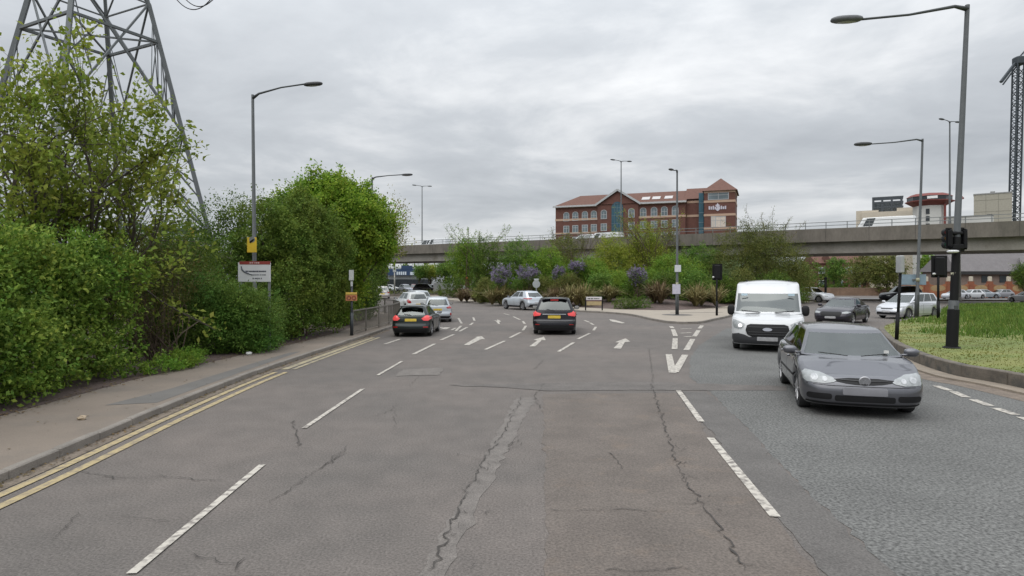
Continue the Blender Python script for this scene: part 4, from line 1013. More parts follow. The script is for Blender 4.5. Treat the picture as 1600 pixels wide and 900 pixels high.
for px, top, lab in ((659.5, 291, 'slim twin headed lamp at the far left end of the flyover'), (970.5, 252, 'slim twin headed lamp on the flyover in front of the brick office block'), (1484, 190, 'slim twin headed lamp on the flyover near the thick black post')):
    # flyover centre line at this bearing
    k = (px - 800) / 1000.0; o = OA + ON * 5.5; t = (k * o.y - o.x) / (OD.x - k * OD.y); p = o + OD * t
    zb = 6.78 + .25 * t / OLEN; H_ = 2.3 + (438 - top) * p.y / 1000 - zb
    lamp_post((p.x, p.y, zb), H_, 1.0, lab, gl, .10, .10, GALV_D, angle=atan2(ON.y, ON.x) - .5, twin=True, head=.8)

# ------------------------------------------------------------------ lattice pylon
PST = mat('pylon_steel', (.130, .142, .148), .65, .3, var=.14, scale=1.5)
PC = Vector((-26.3, 40.0, 0)); R0, ZB, ZT = 6.7, 5.5, 32.1
pyl = empty('pylon', PC, 'tall grey lattice electricity pylon rising behind the hedge and sparse tree', 'pylon')
ANG = [radians(a) for a in (18, 108, 198, 288)]
def pc(k, z): r = R0 * (1 - (z - ZB) / (ZT - ZB) * .96) ; return Vector((r * cos(ANG[k % 4]), r * sin(ANG[k % 4]), z))
for k in range(4):
    l = MB(); l.bar(pc(k, -.2), pc(k, 20), .25); l.bar(pc(k, 20), pc(k, ZT), .18)
    l.box(pc(k, 0) + Vector((0, 0, .1)), (.8, .8, .6)); l.build('leg', PST, pyl)
def mid(a, b, t=.5): return a + (b - a) * t
for k in range(4):
    m_ = MB(); w = .105
    A0, B0 = pc(k, ZB), pc(k + 1, ZB); A1, B1 = pc(k, 17.6), pc(k + 1, 17.6); G0, G1 = pc(k, .3), pc(k + 1, .3)
    m_.bar(A0, B0, .15); m_.bar(A1, B1, .16)
    M0 = mid(A0, B0); m_.bar(G0, M0, w); m_.bar(G1, M0, w)                 # inverted V below the first belt
    # two X panels between the belts
    z_ = 11.8; Am, Bm = pc(k, z_), pc(k + 1, z_)
    m_.bar(A1, mid(A1, Am), w * .7)
    Z2 = 20.0; A2, B2 = pc(k, Z2), pc(k + 1, Z2)
    m_.bar(A0, Bm, w); m_.bar(B0, Am, w); m_.bar(Am, B2, w); m_.bar(Bm, A2, w); m_.bar(Am, M0, w * .8); m_.bar(Bm, M0, w * .8); m_.bar(A2, B2, w * .8)
    # light redundants between each leg and the diagonals beside it
    for kk, P_, Q_ in ((k, Am, M0), (k + 1, Bm, M0)):
        for j in range(3 if k in (0, 3) else 2):
            t0, t1 = j / 3 + .08, (j + 1) / 3
            lz = z_ + (ZB - z_) * t1; dp = P_ + (Q_ - P_) * t1 * .5; m_.bar(pc(kk, lz), dp, .06); m_.bar(pc(kk, z_ + (ZB - z_) * (t1 - .16)), dp, .06)
    for kk, P_, Q_ in ((k, Am, B2), (k + 1, Bm, A2)):
        for j in range(3 if k in (0, 3) else 2):
            t1 = (j + 1) / 4; lz = z_ + (Z2 - z_) * t1; dp = P_ + (Q_ - P_) * t1 * .42; m_.bar(pc(kk, lz), dp, .06); m_.bar(pc(kk, lz + 1.2), dp, .05)
    for z0, z1 in ((20.0, 23.5), (23.5, 26.8), (26.8, 29.6)):
        a0, b0, a1, b1 = pc(k, z0), pc(k + 1, z0), pc(k, z1), pc(k + 1, z1)
        m_.bar(a0, b1, w * .8); m_.bar(b0, a1, w * .8); m_.bar(a1, b1, w * .8)
        for t in (.35, .7): m_.bar(mid(a0, a1, t), mid(a0, b1, t * .5 + .1), .06); m_.bar(mid(b0, b1, t), mid(b0, a1, t * .5 + .1), .06)
    m_.build('bracing', PST, pyl)
for z_ in (17.6, ZB):
    pl_ = MB()
    for k in (0, 1): pl_.bar(pc(k, z_), pc(k + 2, z_), .10)
    pl_.build('plan_bracing', PST, pyl)
for z, L_ in ((22.8, 9.2), (28.0, 8.2)):
    for s in (1, -1):
        ca = MB(); tip = Vector((s * L_, -s * L_ * .25, z + .2))
        for dz, kk in ((0, 0), (1.8, 0)):
            for k in ((0, 3) if s > 0 else (2, 1)): ca.bar(pc(k, z + dz), tip, .11)
        for t in (.3, .6): 
            ks = (0, 3) if s > 0 else (2, 1)
            ca.bar(mid(pc(ks[0], z), tip, t), mid(pc(ks[1], z), tip, t), .06); ca.bar(mid(pc(ks[0], z), tip, t), mid(pc(ks[0], z + 1.8), tip, t), .06)
        ca.build('crossarm', PST, pyl)
def sag(a, b, d, n=14): return [Vector(a) + (Vector(b) - Vector(a)) * (i / n) + Vector((0, 0, -d * 4 * (i / n) * (1 - i / n))) for i in range(n + 1)]
jl = at(272, -6, 38) - PC; jr = at(330, -2, 38) - PC
for dz, dx in ((0, 0), (.25, .35)):
    c_ = MB(); c_.tube(sag(jl + Vector((dx, 0, dz)), jr + Vector((dx, 0, dz)), .72 + dx * .2), .028, 6); c_.build('jumper_cable', BLK, pyl)
for e_ in (jl, jr):
    i_ = MB(); q = Vector((jl.x * .5 + jr.x * .5, jl.y, jl.z + 2.4))
    i_.tube([e_ + Vector((0, 0, .3)), e_ + Vector((0, 0, 1.2)), (e_ + q) / 2 + Vector((0, 0, .8))], [.10, .10, .05], 10); i_.build('insulator', mat('insulator_brown', (.12, .10, .09), .3), pyl, True)
b = at(298.5, 364, 36.5) - PC
s_ = MB(); s_.prism([(-.24, 0), (.24, 0), (.24, .22), (.09, .62), (-.09, .62), (-.24, .22)], 0, .03, Matrix.Translation(b + Vector((0, 0, -.30))) @ Matrix.Rotation(pi / 2, 4, 'X'))
s_.build('danger_sign', mat('sign_yellow', (.62, .42, .05), .5, var=.1), pyl)
b = at(241, 365, 36.0) - PC
s_ = MB(); s_.box(b, (.85, .03, .36)); o = s_.build('notice_plate', mat('notice_pinkish', (.50, .36, .34), .6, var=.3, scale=6), pyl)

# ------------------------------------------------------------------ signs and notices on the left
def strip_text(mb, x0, x1, z, y, h=.03, gap=.35):
    x = x0
    while x < x1 - h * .4:
        w = random.uniform(.5, 1.0) * h
        mb.box((x + w / 2, y, z), (w, .004, h * random.uniform(.75, 1.0))); x += w + h * gap * (2.4 if random.random() < .14 else 1)
b0 = at(397.5, 425, 20.0); SG = Vector((b0.x, b0.y, .11))
bd = empty('advert_board', SG, 'white notice board with dark red top strip standing in the bushes', 'sign')
zt, zb = 2.3 + (438 - 408) * .0200 - .11, 2.3 + (438 - 443) * .0200 - .11
m_ = MB(); m_.box((0, 0, (zt + zb) / 2), (1.02, .03, zt - zb - .10), 0, .008); m_.build('panel', mat('board_white', (.56, .56, .58), .55, var=.05), bd)
m_ = MB(); m_.box((.02, -.002, zt - .055), (.96, .036, .10)); hd = m_.build('header_strip', mat('board_red', (.23, .035, .030), .5), bd)
m_ = MB(); strip_text(m_, -.14, .16, zt - .055, -.022, .05); m_.build('header_lettering', mat('board_pale', (.45, .34, .33), .6), hd)
m_ = MB(); strip_text(m_, -.27, .38, zt - .32, -.018, .05, .12); strip_text(m_, -.1, .36, zt - .43, -.018, .035, .3); strip_text(m_, -.05, .24, zt - .54, -.018, .045, .3)
pts = [(-.40 + .34 * t ** 2.2, -.019, zt - .16 - .27 * t ** .8) for t in [k / 14 for k in range(15)]]
m_.tube(pts, [.012 + .014 * sin(pi * k / 14) for k in range(15)], 5); m_.build('lettering', mat('board_ink', (.06, .065, .085), .6), bd)
m_ = MB()
for x in (-.45, .45): m_.box((x, .045, zt / 2), (.07, .05, zt)); 
m_.build('post', GALV, bd)
b0 = at(396.3, 383, 21.55); nt_ = empty('road_notice', b0, 'small yellow notice strapped to the street lamp above the white board', 'sign')
m_ = MB(); m_.box((-.01, -.12, 0), (.32, .012, .51), 0, .02); m_.build('panel', mat('notice_yellow', (.60, .41, .03), .5, var=.08, scale=5), nt_)
m_ = MB(); m_.prism([(-.10, .10), (-.06, .05), (.05, .14), (.07, .20), (.02, .19)], 0, .006, Matrix.Translation((0, -.128, 0)) @ Matrix.Rotation(pi / 2, 4, 'X')); m_.build('bird_mark', BLK, nt_)
m_ = MB(); m_.tube([(0, .0, .18), (0, -.13, .18)], .10, 12); m_.build('strap', GALV, nt_)
b0 = gr(549.5, 524, .11)
sp = empty('sign_post', b0, 'dark post with a white plate above orange and yellow notices by the railing', 'sign')
k = b0.y / 1000
m_ = MB(); m_.tube([(0, 0, 0), (0, 0, (524 - 440) * k)], [.05, .045], 10); m_.tube([(0, 0, 0), (0, 0, .9)], .065, 10); m_.build('pole', mat('post_dark', (.03, .035, .04), .5), sp, True)
z = (524 - 430) * k; m_ = MB(); m_.box((0, -.055, z), (.19, .02, .42), 0, .02); m_.build('plate', mat('plate_pale', (.48, .50, .49), .6, var=.08), sp)
m_ = MB(); m_.box((.01, -.055, (524 - 443.5) * k), (.09, .015, .20), 0, .01); m_.build('plate', mat('plate_pale', (.5, .5, .5)), sp)
z = (524 - 458.5) * k; m_ = MB(); m_.box((0, -.06, z), (.46, .02, .10), 0, .01); m_.build('yellow_strip', mat('strip_yellow', (.62, .43, .09), .5, var=.2, scale=9), sp)
z = (524 - 465.5) * k; m_ = MB(); m_.box((0, -.06, z), (.46, .02, .24), 0, .012); q = m_.build('orange_panel', mat('panel_orange', (.50, .20, .09), .5, var=.15, scale=7), sp)
m_ = MB()
for x in (-.09, .11): m_.tube([(x + .075 * cos(t), -.074, z + .07 * sin(t)) for t in [2 * pi * i / 16 for i in range(17)]], .014, 5, False)
m_.build('ring_mark', mat('mark_dark_red', (.16, .04, .03), .5), q)

# ------------------------------------------------------------------ pedestrian railing at the corner
FEN = mat('railing_grey', (.20, .18, .155), .6, .25, var=.18, scale=6)
fl_ = [gr(551, 523, .11).xy[:], gr(568, 518, .11).xy[:], gr(586, 513, .11).xy[:], gr(600, 509.5, .11).xy[:], (-6.15, 34.5), (-6.7, 37.8), (-8.0, 41.0), (-10.6, 44.8), (-14.0, 48.2)]
fpts = resample(catmull(fl_, 6), 2.0)
fe = empty('pedestrian_railing', (fpts[0][0], fpts[0][1], .11), 'grey pedestrian guard railing curving round the left pavement corner', 'railing')
for i, (a, b) in enumerate(zip(fpts, fpts[1:])):
    a3, b3 = Vector((*a, .0)) - Vector((*fpts[0], 0)), Vector((*b, 0)) - Vector((*fpts[0], 0)); d = (b3 - a3)
    m_ = MB(); HF = .96
    u = lambda t, z: a3 + d * t + Vector((0, 0, z))
    m_.bar(u(0, HF), u(1, HF), .05, .05); m_.bar(u(0, .12), u(1, .12), .04, .04)
    for k in range(1, 15): m_.bar(u(k / 15, .12), u(k / 15, HF), .015)
    m_.build('panel', FEN, fe)
    m_ = MB(); m_.box(u(0, HF / 2 + .01), (.06, .06, HF + .04)); m_.build('post', FEN, fe)

# ------------------------------------------------------------------ signals, poles and plates on the right
def signal_head(root, c, face, w=.44, h=1.05, name='signal_head'):
    """Three-lamp head on a backing board, seen from behind; face: direction the lamps look (radians)."""
    R = Matrix.Rotation(face, 4, 'Z'); T4 = Matrix.Translation(c) @ R
    m_ = MB(); m_.box((0, 0, 0), (.03, w, h), 0, .05); vs = [T4 @ Vector(v) for v in m_.v]; m_.v = [tuple(v) for v in vs]; o = m_.build(name, BLK, root)
    m_ = MB(); m_.box((-.10, 0, 0), (.16, w * .62, h * .86), 0, .05); m_.v = [tuple(T4 @ Vector(v)) for v in m_.v]; m_.build('lamp_housing', BLK, o)
    m_ = MB()
    for k in (-1, 0, 1): m_.lathe([(.10, .016), (.115, .02), (.115, .20)], (0, 0, k * h * .29), 'x', 14)
    m_.v = [tuple(T4 @ Vector(v)) for v in m_.v]; m_.build('visor', BLK, o)
    for k, cc in ((1, (.16, .01, .01)), (0, (.18, .09, .01)), (-1, (.01, .10, .05))):
        m_ = MB(); m_.lathe([(.0, .022), (.098, .019)], (0, 0, k * h * .29), 'x', 14); m_.v = [tuple(T4 @ Vector(v)) for v in m_.v]; m_.build('lens', mat('lens_%d' % k, cc, .3), o)
    return o
b0 = gr(1120, 493, .11); k = b0.y / 1000
ts = empty('traffic_signal', b0, 'black traffic signal seen from behind left of the white van', 'traffic signal', 'traffic signals')
m_ = MB(); m_.tube([(0, 0, 0), (0, 0, 3.15)], .055, 10); m_.tube([(0, 0, 0), (0, 0, .9)], .075, 10); m_.build('pole', BLK, ts, True)
signal_head(ts, (.06, .1, (493 - 425) * k), radians(75), .60, 1.02)
m_ = MB(); m_.ell((-.22, .0, (493 - 433) * k), (.07, .07, .06), 8, 6); m_.build('push_sensor', mat('sensor_pale', (.5, .5, .5), .5), ts)
b0 = gr(1466, 497, .30); k = b0.y / 1000
ts = empty('traffic_signal', b0, 'broad black traffic signal seen from behind on the grass right of the people carrier', 'traffic signal', 'traffic signals')
m_ = MB(); m_.tube([(0, 0, 0), (0, 0, (497 - 405) * k)], .06, 10); m_.tube([(0, 0, 0), (0, 0, .9)], .08, 10); m_.build('pole', BLK, ts, True)
signal_head(ts, (.10, .08, (497 - 416.5) * k), radians(80), .78, 1.16)
m_ = MB(); m_.ell((-.25, -.05, (497 - 428) * k), (.09, .07, .06), 8, 6); m_.build('push_sensor', mat('sensor_pale', (.5, .5, .5), .5), ts)
# heads clamped either side of the tall lamp
k = LB.y / 1000; zc0 = 2.3 + (438 - 374) * k; xx = LLEAN * (zc0 - .3) / LH
ts = empty('traffic_signal', LB + Vector((xx, 0, zc0 - .30)), 'pair of black signal heads clamped either side of the tall lamp post', 'traffic signal', 'traffic signals')
signal_head(ts, (-.20, .05, .03), radians(80), .17, .62); signal_head(ts, (.19, .05, .0), radians(100), .17, .70)
m_ = MB(); m_.box((0, .02, -.22), (.34, .26, .16), 0, .03); m_.box((0, .02, .18), (.30, .24, .10), 0, .03); m_.build('clamp', BLK, ts)
m_ = MB(); m_.ell((-.22, -.16, -.36), (.16, .12, .045), 10, 6, .8); m_.build('sensor_unit', mat('sensor_white', (.62, .63, .64), .4), ts, True)
b0 = gr(1401, 531, .26); k = b0.y / 1000
ps = empty('sign_pole', b0, 'thin black pole on the verge with a pale sign plate seen edge on', 'sign')
m_ = MB(); m_.tube([(0, 0, 0), (.16, 0, (531 - 400) * k)], .047, 10); m_.tube([(0, 0, 0), (.04, 0, .95)], .062, 10); m_.build('pole', BLK, ps, True)
m_ = MB(); m_.box((.09, -.05, (531 - 413) * k), (.13, .34, .60), 0, .03); m_.build('plate', mat('plate_edge', (.32, .33, .33), .5, var=.15), ps)
b0 = gr(1432, 496, .14); k = b0.y / 1000
rs = empty('direction_sign', (b0.x, b0.y + .16, .14), 'bluish grey direction sign low on the shorter street lamp', 'sign')
m_ = MB(); m_.box((-.05, .10, (496 - 437) * k), (1.35, .03, .62), radians(-20), .04); m_.build('panel', mat('sign_blue_grey', (.20, .27, .33), .5, var=.15, scale=5), rs)
m_ = MB(); m_.box((0, .05, (496 - 437) * k), (.2, .06, .1)); m_.build('bracket', GALV, rs)
# plates on the island lamp
b0 = gr(1058, 492, .11); k = b0.y / 1000
for (x0, x1, y0, y1), lab, c in (((1053.5, 1063.5, 414, 425), 'small white plate high on the island lamp post', (.52, .54, .55)), ((1050, 1062.5, 444, 459.5), 'pale lilac notice low on the island lamp post', (.46, .45, .53))):
    o = empty('post_plate', b0 + Vector(((x0 + x1) / 2 - 1058, 0, 0)) * k + Vector((0, -.10, (492 - (y0 + y1) / 2) * k)), lab, 'sign', 'plates on the island lamp')
    m_ = MB(); m_.box((0, 0, 0), ((x1 - x0) * k, .02, (y1 - y0) * k), 0, .02); m_.build('panel', mat('plate_%.2f' % c[0], c, .5, var=.12, scale=6), o)
    m_ = MB(); m_.box((0, .04, 0), (.10, .07, .08)); m_.build('bracket', GALV_D, o)
# street nameplate on two posts, keep-left disc, black bollard
k = .0465; b0 = at(928, 480, 46.5); b0.z = .12
o = empty('street_nameplate', b0, 'low street nameplate on two dark posts at the edge of the mulch', 'sign')
for s in (-1, 1): m_ = MB(); m_.box((s * 13.0 * k, 0, .47), (.085, .07, .94)); m_.build('post', BLK, o)
m_ = MB(); m_.box((0, -.04, .86), (24.5 * k, .03, .24), 0, .01); q = m_.build('panel', mat('nameplate_white', (.58, .56, .56), .5, var=.06), o)
m_ = MB(); strip_text(m_, -.46, .46, .85, -.058, .085, .3); m_.build('lettering', BLK, q)
m_ = MB(); m_.box((0, -.04, .70), (24.5 * k, .03, .075)); m_.build('dark_band', mat('band_dark', (.09, .03, .035), .5), o)
m_ = MB(); m_.box((0, -.04, .51), (23.5 * k, .03, .30), 0, .01); m_.build('lower_panel', mat('nameplate_buff', (.36, .28, .15), .6, var=.25, scale=5), o)
b0 = at(838, 470, 52); b0.z = .14; k = .052
o = empty('road_sign', b0, 'round sign seen from behind on a post in front of the purple bushes', 'sign')
m_ = MB(); m_.tube([(0, 0, 0), (0, 0, 2.3)], .045, 8); m_.build('post', GALV, o, True)
m_ = MB(); m_.lathe([(0, -.06), (.30, -.06), (.31, -.05), (.31, -.04), (0, -.035)], (0, 0, 1.85), 'y', 20); m_.build('disc', mat('disc_grey', (.30, .32, .32), .5), o, 'auto')
m_ = MB(); m_.box((0, -.05, 2.22), (.38, .03, .16), 0, .02); m_.build('plate', mat('plate_pale2', (.42, .44, .44), .5), o)
m_ = MB(); m_.tube([(0, 0, .6), (0, 0, 1.2)], .075, 10); m_.build('pale_sleeve', mat('sleeve_pale', (.55, .55, .5), .5), o, True)
b0 = gr(1290, 470, .1); o = empty('bollard_post', b0, 'short black post beside the far footway right of the white van', 'post'); m_ = MB(); m_.tube([(0, 0, 0), (0, 0, 2.5)], .12, 10); m_.build('shaft', BLK, o, True); m_ = MB(); m_.ell((0, 0, 2.4), (.16, .16, .18)); m_.box((-.25, 0, 2.05), (.5, .06, .12)); m_.build('cap', BLK, o, True)
b0 = at(1499, 462, 70); b0.z = .1; o = empty('sign_post', b0, 'pale concrete post behind the thick black lamp by the garden wall', 'post'); m_ = MB(); m_.tube([(0, 0, 0), (0, 0, 6.0)], [.17, .12], 10); m_.build('shaft', mat('post_pale', (.36, .35, .32), .8), o, True); m_ = MB(); m_.lathe([(.22, 0), (.22, .3), (.17, .34)], n=10); m_.build('foot', mat('post_pale'  , (.36, .35, .32)), o)
b0 = at(616.5, 465, 100); b0.z = .1; o = empty('sign_post', b0, 'pale slim post in the verge under the left end of the flyover', 'post'); m_ = MB(); m_.tube([(0, 0, 0), (0, 0, 4.0)], [.12, .09], 8); m_.build('shaft', mat('post_pale'  , (.36, .35, .32)), o, True); m_ = MB(); m_.box((.0, -.1, 3.8), (.5, .04, .6)); m_.build('plate', mat('plate_pale2', (.42, .44, .44)), o)
b0 = at(729.5, 462, 76); b0.z = .2; o = empty('traffic_signal', b0, 'small traffic signal showing red among shrubs at the island left end', 'traffic signal', 'traffic signals')
m_ = MB(); m_.tube([(0, 0, 0), (0, 0, 2.2)], .06, 8); m_.build('pole', BLK, o, True); m_ = MB(); m_.box((0, 0, 2.0), (.5, .2, 1.2), 0, .05); q = m_.build('signal_head', mat('head_red_brown', (.11, .03, .02), .6), o)
m_ = MB(); m_.lathe([(0, -.12), (.12, -.11)], (0, 0, 2.4), 'y', 12); m_.build('lens', lampmat('lens_red_lit', (.9, .10, .06), .8), q)

# ------------------------------------------------------------------ brick office block behind the flyover
BRICK = mat('brick_red', (.122, .054, .042), .9, var=.14, scale=1.2, grain=.16, gscale=7, bump=.1, bscale=14)
STONE = mat('stone_band', (.42, .29, .215), .85, var=.08)
RTILE = mat('roof_tile_red', (.125, .062, .046), .9, var=.14, scale=1.5, grain=.2, gscale=5)
WFRAME = mat('window_frame_white', (.38, .39, .40), .6, var=.05)
WPANE = mat('window_pane', (.14, .175, .195), .12, var=.3, scale=.4)
BLUEG = mat('curtain_glass_blue', (.030, .090, .125), .15, var=.35, scale=.35)
BA, BB = Vector((12.6, 185, 0)), Vector((58.5, 167, 0)); BD = (BB - BA).normalized(); BN = Vector((-BD.y, BD.x, 0))
BN = BN if BN.y > 0 else -BN
def bu(px): k = (px - 800) / 1000; return (k * BA.y - BA.x) / (BD.x - k * BD.y)
def bz(px, py): p = BA + BD * bu(px); return 2.3 + (438 - py) * p.y / 1000
off_ = empty('office_block', BA + BD * 24 + BN * 7, 'red brick office block with stone bands and a hipped corner tower behind the flyover', 'building')
OI = off_.location.copy()
ROTB = Matrix(((BD.x, BN.x, 0, BA.x - OI.x), (BD.y, BN.y, 0, BA.y - OI.y), (0, 0, 1, -OI.z), (0, 0, 0, 1)))
class FB(MB):                                       # builds in facade coordinates: u along, n into the building, z up
    def build(s, *a, **k): s.v = [tuple(ROTB @ Vector(v)) for v in s.v]; return MB.build(s, *a, **k)
    def blk(s, u0, u1, n0, n1, z0, z1): return s.box(((u0 + u1) / 2, (n0 + n1) / 2, (z0 + z1) / 2), (u1 - u0, n1 - n0, z1 - z0))
EL = bz(875, 325); ER = bz(1068, 312); EV = (EL + ER) / 2       # eaves of the long range
u0, uA0, uA1, uS, uT0, uT1 = 0, bu(934), bu(998), bu(1071), bu(1101), bu(1149)
FB().blk(0, uS, 0, 14, 0, EV).build('wall', BRICK, off_)
FB().blk(uS + .005, uT0, 1.2, 14, 0, EV + .6).build('wall', BRICK, off_)
TE = bz(1125, 299)
tw = FB(); tw.blk(uT0 + .005, uT1, -1.6, 11, 0, TE); tw.build('tower_wall', BRICK, off_)
ga = FB(); gz = bz(966, 299)
ga.add([(uA0, -.35, 0), (uA1, -.35, 0), (uA1, -.35, EV), ((uA0 + uA1) / 2, -.35, gz), (uA0, -.35, EV), (uA0, 6, 0), (uA1, 6, 0), (uA1, 6, EV), ((uA0 + uA1) / 2, 9, gz), (uA0, 6, EV)],
       [(0, 1, 2, 3, 4), (9, 8, 7, 6, 5), (0, 4, 9, 5), (1, 6, 7, 2)]); ga.build('gable_wall', BRICK, off_)
rf = FB(); RZ = bz(1000, 303) + 1.2
rf.add([(-.5, -.6, EV), (uS + .3, -.6, EV), (uS + .3, 7, RZ), (5.5, 7, RZ), (-.5, 14.6, EV), (uS + .3, 14.6, EV)], [(0, 1, 2, 3), (4, 0, 3), (5, 4, 3, 2), (1, 5, 2)])
rf.build('roof', RTILE, off_)
rf = FB(); rf.add([(uS - .4, .6, EV + .6), (uT0, .6, EV + .6), (uT0, 7, RZ + .5), (uS - .4, 7, RZ + .5), (uS - .4, 14.4, EV + .6), (uT0, 14.4, EV + .6)], [(0, 1, 2, 3), (5, 4, 3, 2), (0, 3, 4), (1, 5, 2)]); rf.build('roof', RTILE, off_)
um = (uA0 + uA1) / 2
rf = FB(); rf.add([(uA0 - .5, -.7, EV - .2), (um, -.7, gz + .35), (uA1 + .5, -.7, EV - .2), (uA0 - .5, 4, EV - .2), (um, 9, gz + .35), (uA1 + .5, 4, EV - .2)], [(0, 1, 4, 3), (1, 2, 5, 4)]); rf.build('gable_roof', RTILE, off_)
vg_ = FB()
for a, b in ((uA0 - .7, um), (uA1 + .7, um)): vg_.bar((a, -.85, EV - .25), (b, -.85, gz + .40), .3, .55)
vg_.build('verge_board', WFRAME, off_)
tr = FB(); tz = bz(1126, 274.5); uc = (uT0 + uT1) / 2
tr.add([(uT0 - .5, -2.2, TE), (uT1 + .6, -2.2, TE), (uT1 + .6, 11.5, TE), (uT0 - .5, 11.5, TE), (uc, 4.6, tz)], [(0, 1, 4), (1, 2, 4), (2, 3, 4), (3, 0, 4), (3, 2, 1, 0)]); tr.build('tower_roof', RTILE, off_)
bn = FB()
for py in (325.5, 346.5): z = (bz(880, py) + bz(1060, py - 12)) / 2; bn.blk(-.08, uA0, -.09, .0, z - .3, z + .3); bn.blk(uA1, uS + .08, -.09, .0, z - .3, z + .3); bn.blk(uS + .2, uT0 - .01, 1.1, 1.19, z - .3, z + .3)
z = bz(880, 365); bn.blk(-.08, uA0, -.09, 0, z - .25, z + .25)
for py in (300.5, 315.5, 336.5, 357): z = bz(1125, py); bn.blk(uT0 - .08, uT1 + .08, -1.70, -1.6, z - .3, z + .3); bn.blk(uT1, uT1 + .09, -1.6, 11, z - .3, z + .3)
bn.build('stone_band', STONE, off_)
fa = FB(); fa.blk(-.6, uA0 - .6, -.85, -.6, EV - .35, EV + .12); fa.blk(uA1 + .6, uS + .3, -.85, -.6, EV - .35, EV + .12); fa.build('gutter', mat('gutter_white', (.42, .42, .43), .6), off_)
at_ = FB(); za, zb_ = 0, bz(965, 325); hw = (bu(974) - bu(956)) / 2; ua = bu(965)
at_.blk(ua - hw, ua + hw, -.50, -.34, za, zb_)
n_ = 14; at_.add([(ua, -.5, zb_)] + [(ua + hw * cos(pi * i / n_), -.5, zb_ + hw * 1.05 * sin(pi * i / n_)) for i in range(n_ + 1)], [(0, i + 2, i + 1) for i in range(n_)])
q = at_.build('atrium_glazing', BLUEG, off_)
mu = FB()
for i in (-1, 0, 1): mu.blk(ua + i * hw * .5 - .05, ua + i * hw * .5 + .05, -.58, -.51, 0, zb_ + hw * .8)
for j in range(9): mu.blk(ua - hw, ua + hw, -.57, -.51, zb_ - j * 2.2 - .06, zb_ - j * 2.2 + .06)
mu.build('mullion', mat('mullion_blue', (.10, .16, .20), .5), q)
st_ = FB(); st_.blk(bu(1092), bu(1099.5), -.3, 1.19, 0, bz(1096, 302)); q = st_.build('stair_glazing', BLUEG, off_)
mu = FB()
for j in range(9): z = bz(1096, 302) - j * 2.6; mu.blk(bu(1092) - .03, bu(1099.5) + .03, -.36, -.31, z - .08, z + .08)
mu.build('mullion', mat('mullion_blue', (.10, .16, .20)), q)
def window(px, py, w, h, arched=False, n0=0.0):
    u, z = bu(px), bz(px, py); f = FB(); t = .14
    f.blk(u - w / 2, u + w / 2, n0 - .10, n0 + .0, z - h / 2, z - h / 2 + t); f.blk(u - w / 2, u - w / 2 + t, n0 - .10, n0, z - h / 2 + t, z + h / 2); f.blk(u + w / 2 - t, u + w / 2, n0 - .10, n0, z - h / 2 + t, z + h / 2)
    f.blk(u - .05, u + .05, n0 - .09, n0, z - h / 2 + t, z + h / 2); f.blk(u - w / 2 + t, u + w / 2 - t, n0 - .085, n0, z + h * .12, z + h * .12 + .1)
    p = FB(); p.blk(u - w / 2 + t, u + w / 2 - t, n0 - .05, n0 - .01, z - h / 2 + t, z + h / 2 - .02)
    if arched:
        k = 10; r0, r1 = w / 2, w / 2 - t
        V_ = [(u + r * cos(pi * i / k), n0 - .10, z + h / 2 + r * .8 * sin(pi * i / k)) for r in (r0, r1) for i in range(k + 1)]
        f.add(V_, [(i, i + 1, k + 2 + i, k + 1 + i) for i in range(k)])
        p.add([(u, n0 - .05, z + h / 2 - .02)] + [(u + r1 * cos(pi * i / k), n0 - .05, z + h / 2 - .02 + r1 * .8 * sin(pi * i / k)) for i in range(k + 1)], [(0, i + 1, i + 2) for i in range(k)])
    else: f.blk(u - w / 2 + t, u + w / 2 - t, n0 - .10, n0, z + h / 2 - t, z + h / 2)
    o = f.build('window', WFRAME, off_); p.build('pane', WPANE, o); return o
for i, px in enumerate((885, 899, 914, 928, 944, 987, 1005, 1022, 1038, 1055)):
    s = (px - 885) / 170
    nn = -.36 if 934 < px < 998 else 0.0
    window(px, 340.5 - 9.5 * s, 1.75, 1.9, True, nn); window(px, 358.5 - 9.5 * s, 1.75, 2.1, False, nn); window(px, 377 - 9.5 * s, 1.75, 2.1, False, nn)
window(1123, 307.5, 5.2, 1.9, False, -1.6)
for px, w in ((1115, 1.1), (1126.5, 2.6)):
    o = window(px, 347.5, w, 3.0, False, -1.6); o.children[0].data.materials.clear(); o.children[0].data.materials.append(mat('blind_cream', (.55, .48, .42), .7))
sk = [FB() for _ in range(3)]
for q, px in zip(sk, (1007, 1023.5, 1043)):
    u = bu(px); zz = bz(px, 309.5 - (px - 1007) * .05) - .3; nn = -.6 + (zz - EV) / (RZ - EV) * 7.6; sl = 7.6 / (RZ - EV)
    q.add([(u - 1.1, nn - .12, zz + .05), (u + 1.1, nn - .12, zz + .05), (u + 1.1, nn - .12 + 1.0 * sl, zz + 1.05), (u - 1.1, nn - .12 + 1.0 * sl, zz + 1.05)], [(0, 1, 2, 3)]); q.build('skylight', mat('skylight_pale', (.46, .44, .43), .4), off_)
sg = FB(); u, z = bu(1122), bz(1122, 325.5)
for i in range(9):
    if i == 4: continue
    h = (.9, .8, .95, .7, 0, .75, .9, .7, .85)[i]; sg.blk(u - 2.25 + i * .50, u - 2.25 + i * .50 + .36, -1.72, -1.62, z - .45, z - .45 + h)
sg.build('facade_lettering', mat('sign_pale', (.50, .48, .55), .5), off_)
em = FB(); em.add([(u + a, -1.72, z + b) for a, b in ((0, 1.25), (.30, .75), (.62, .70), (.22, .1), (.45, -.6), (0, -.9), (-.45, -.6), (-.22, .1), (-.62, .70), (-.30, .75))], [tuple(range(10))]); em.build('facade_emblem', mat('sign_pale'  , (.50, .48, .55)), off_)

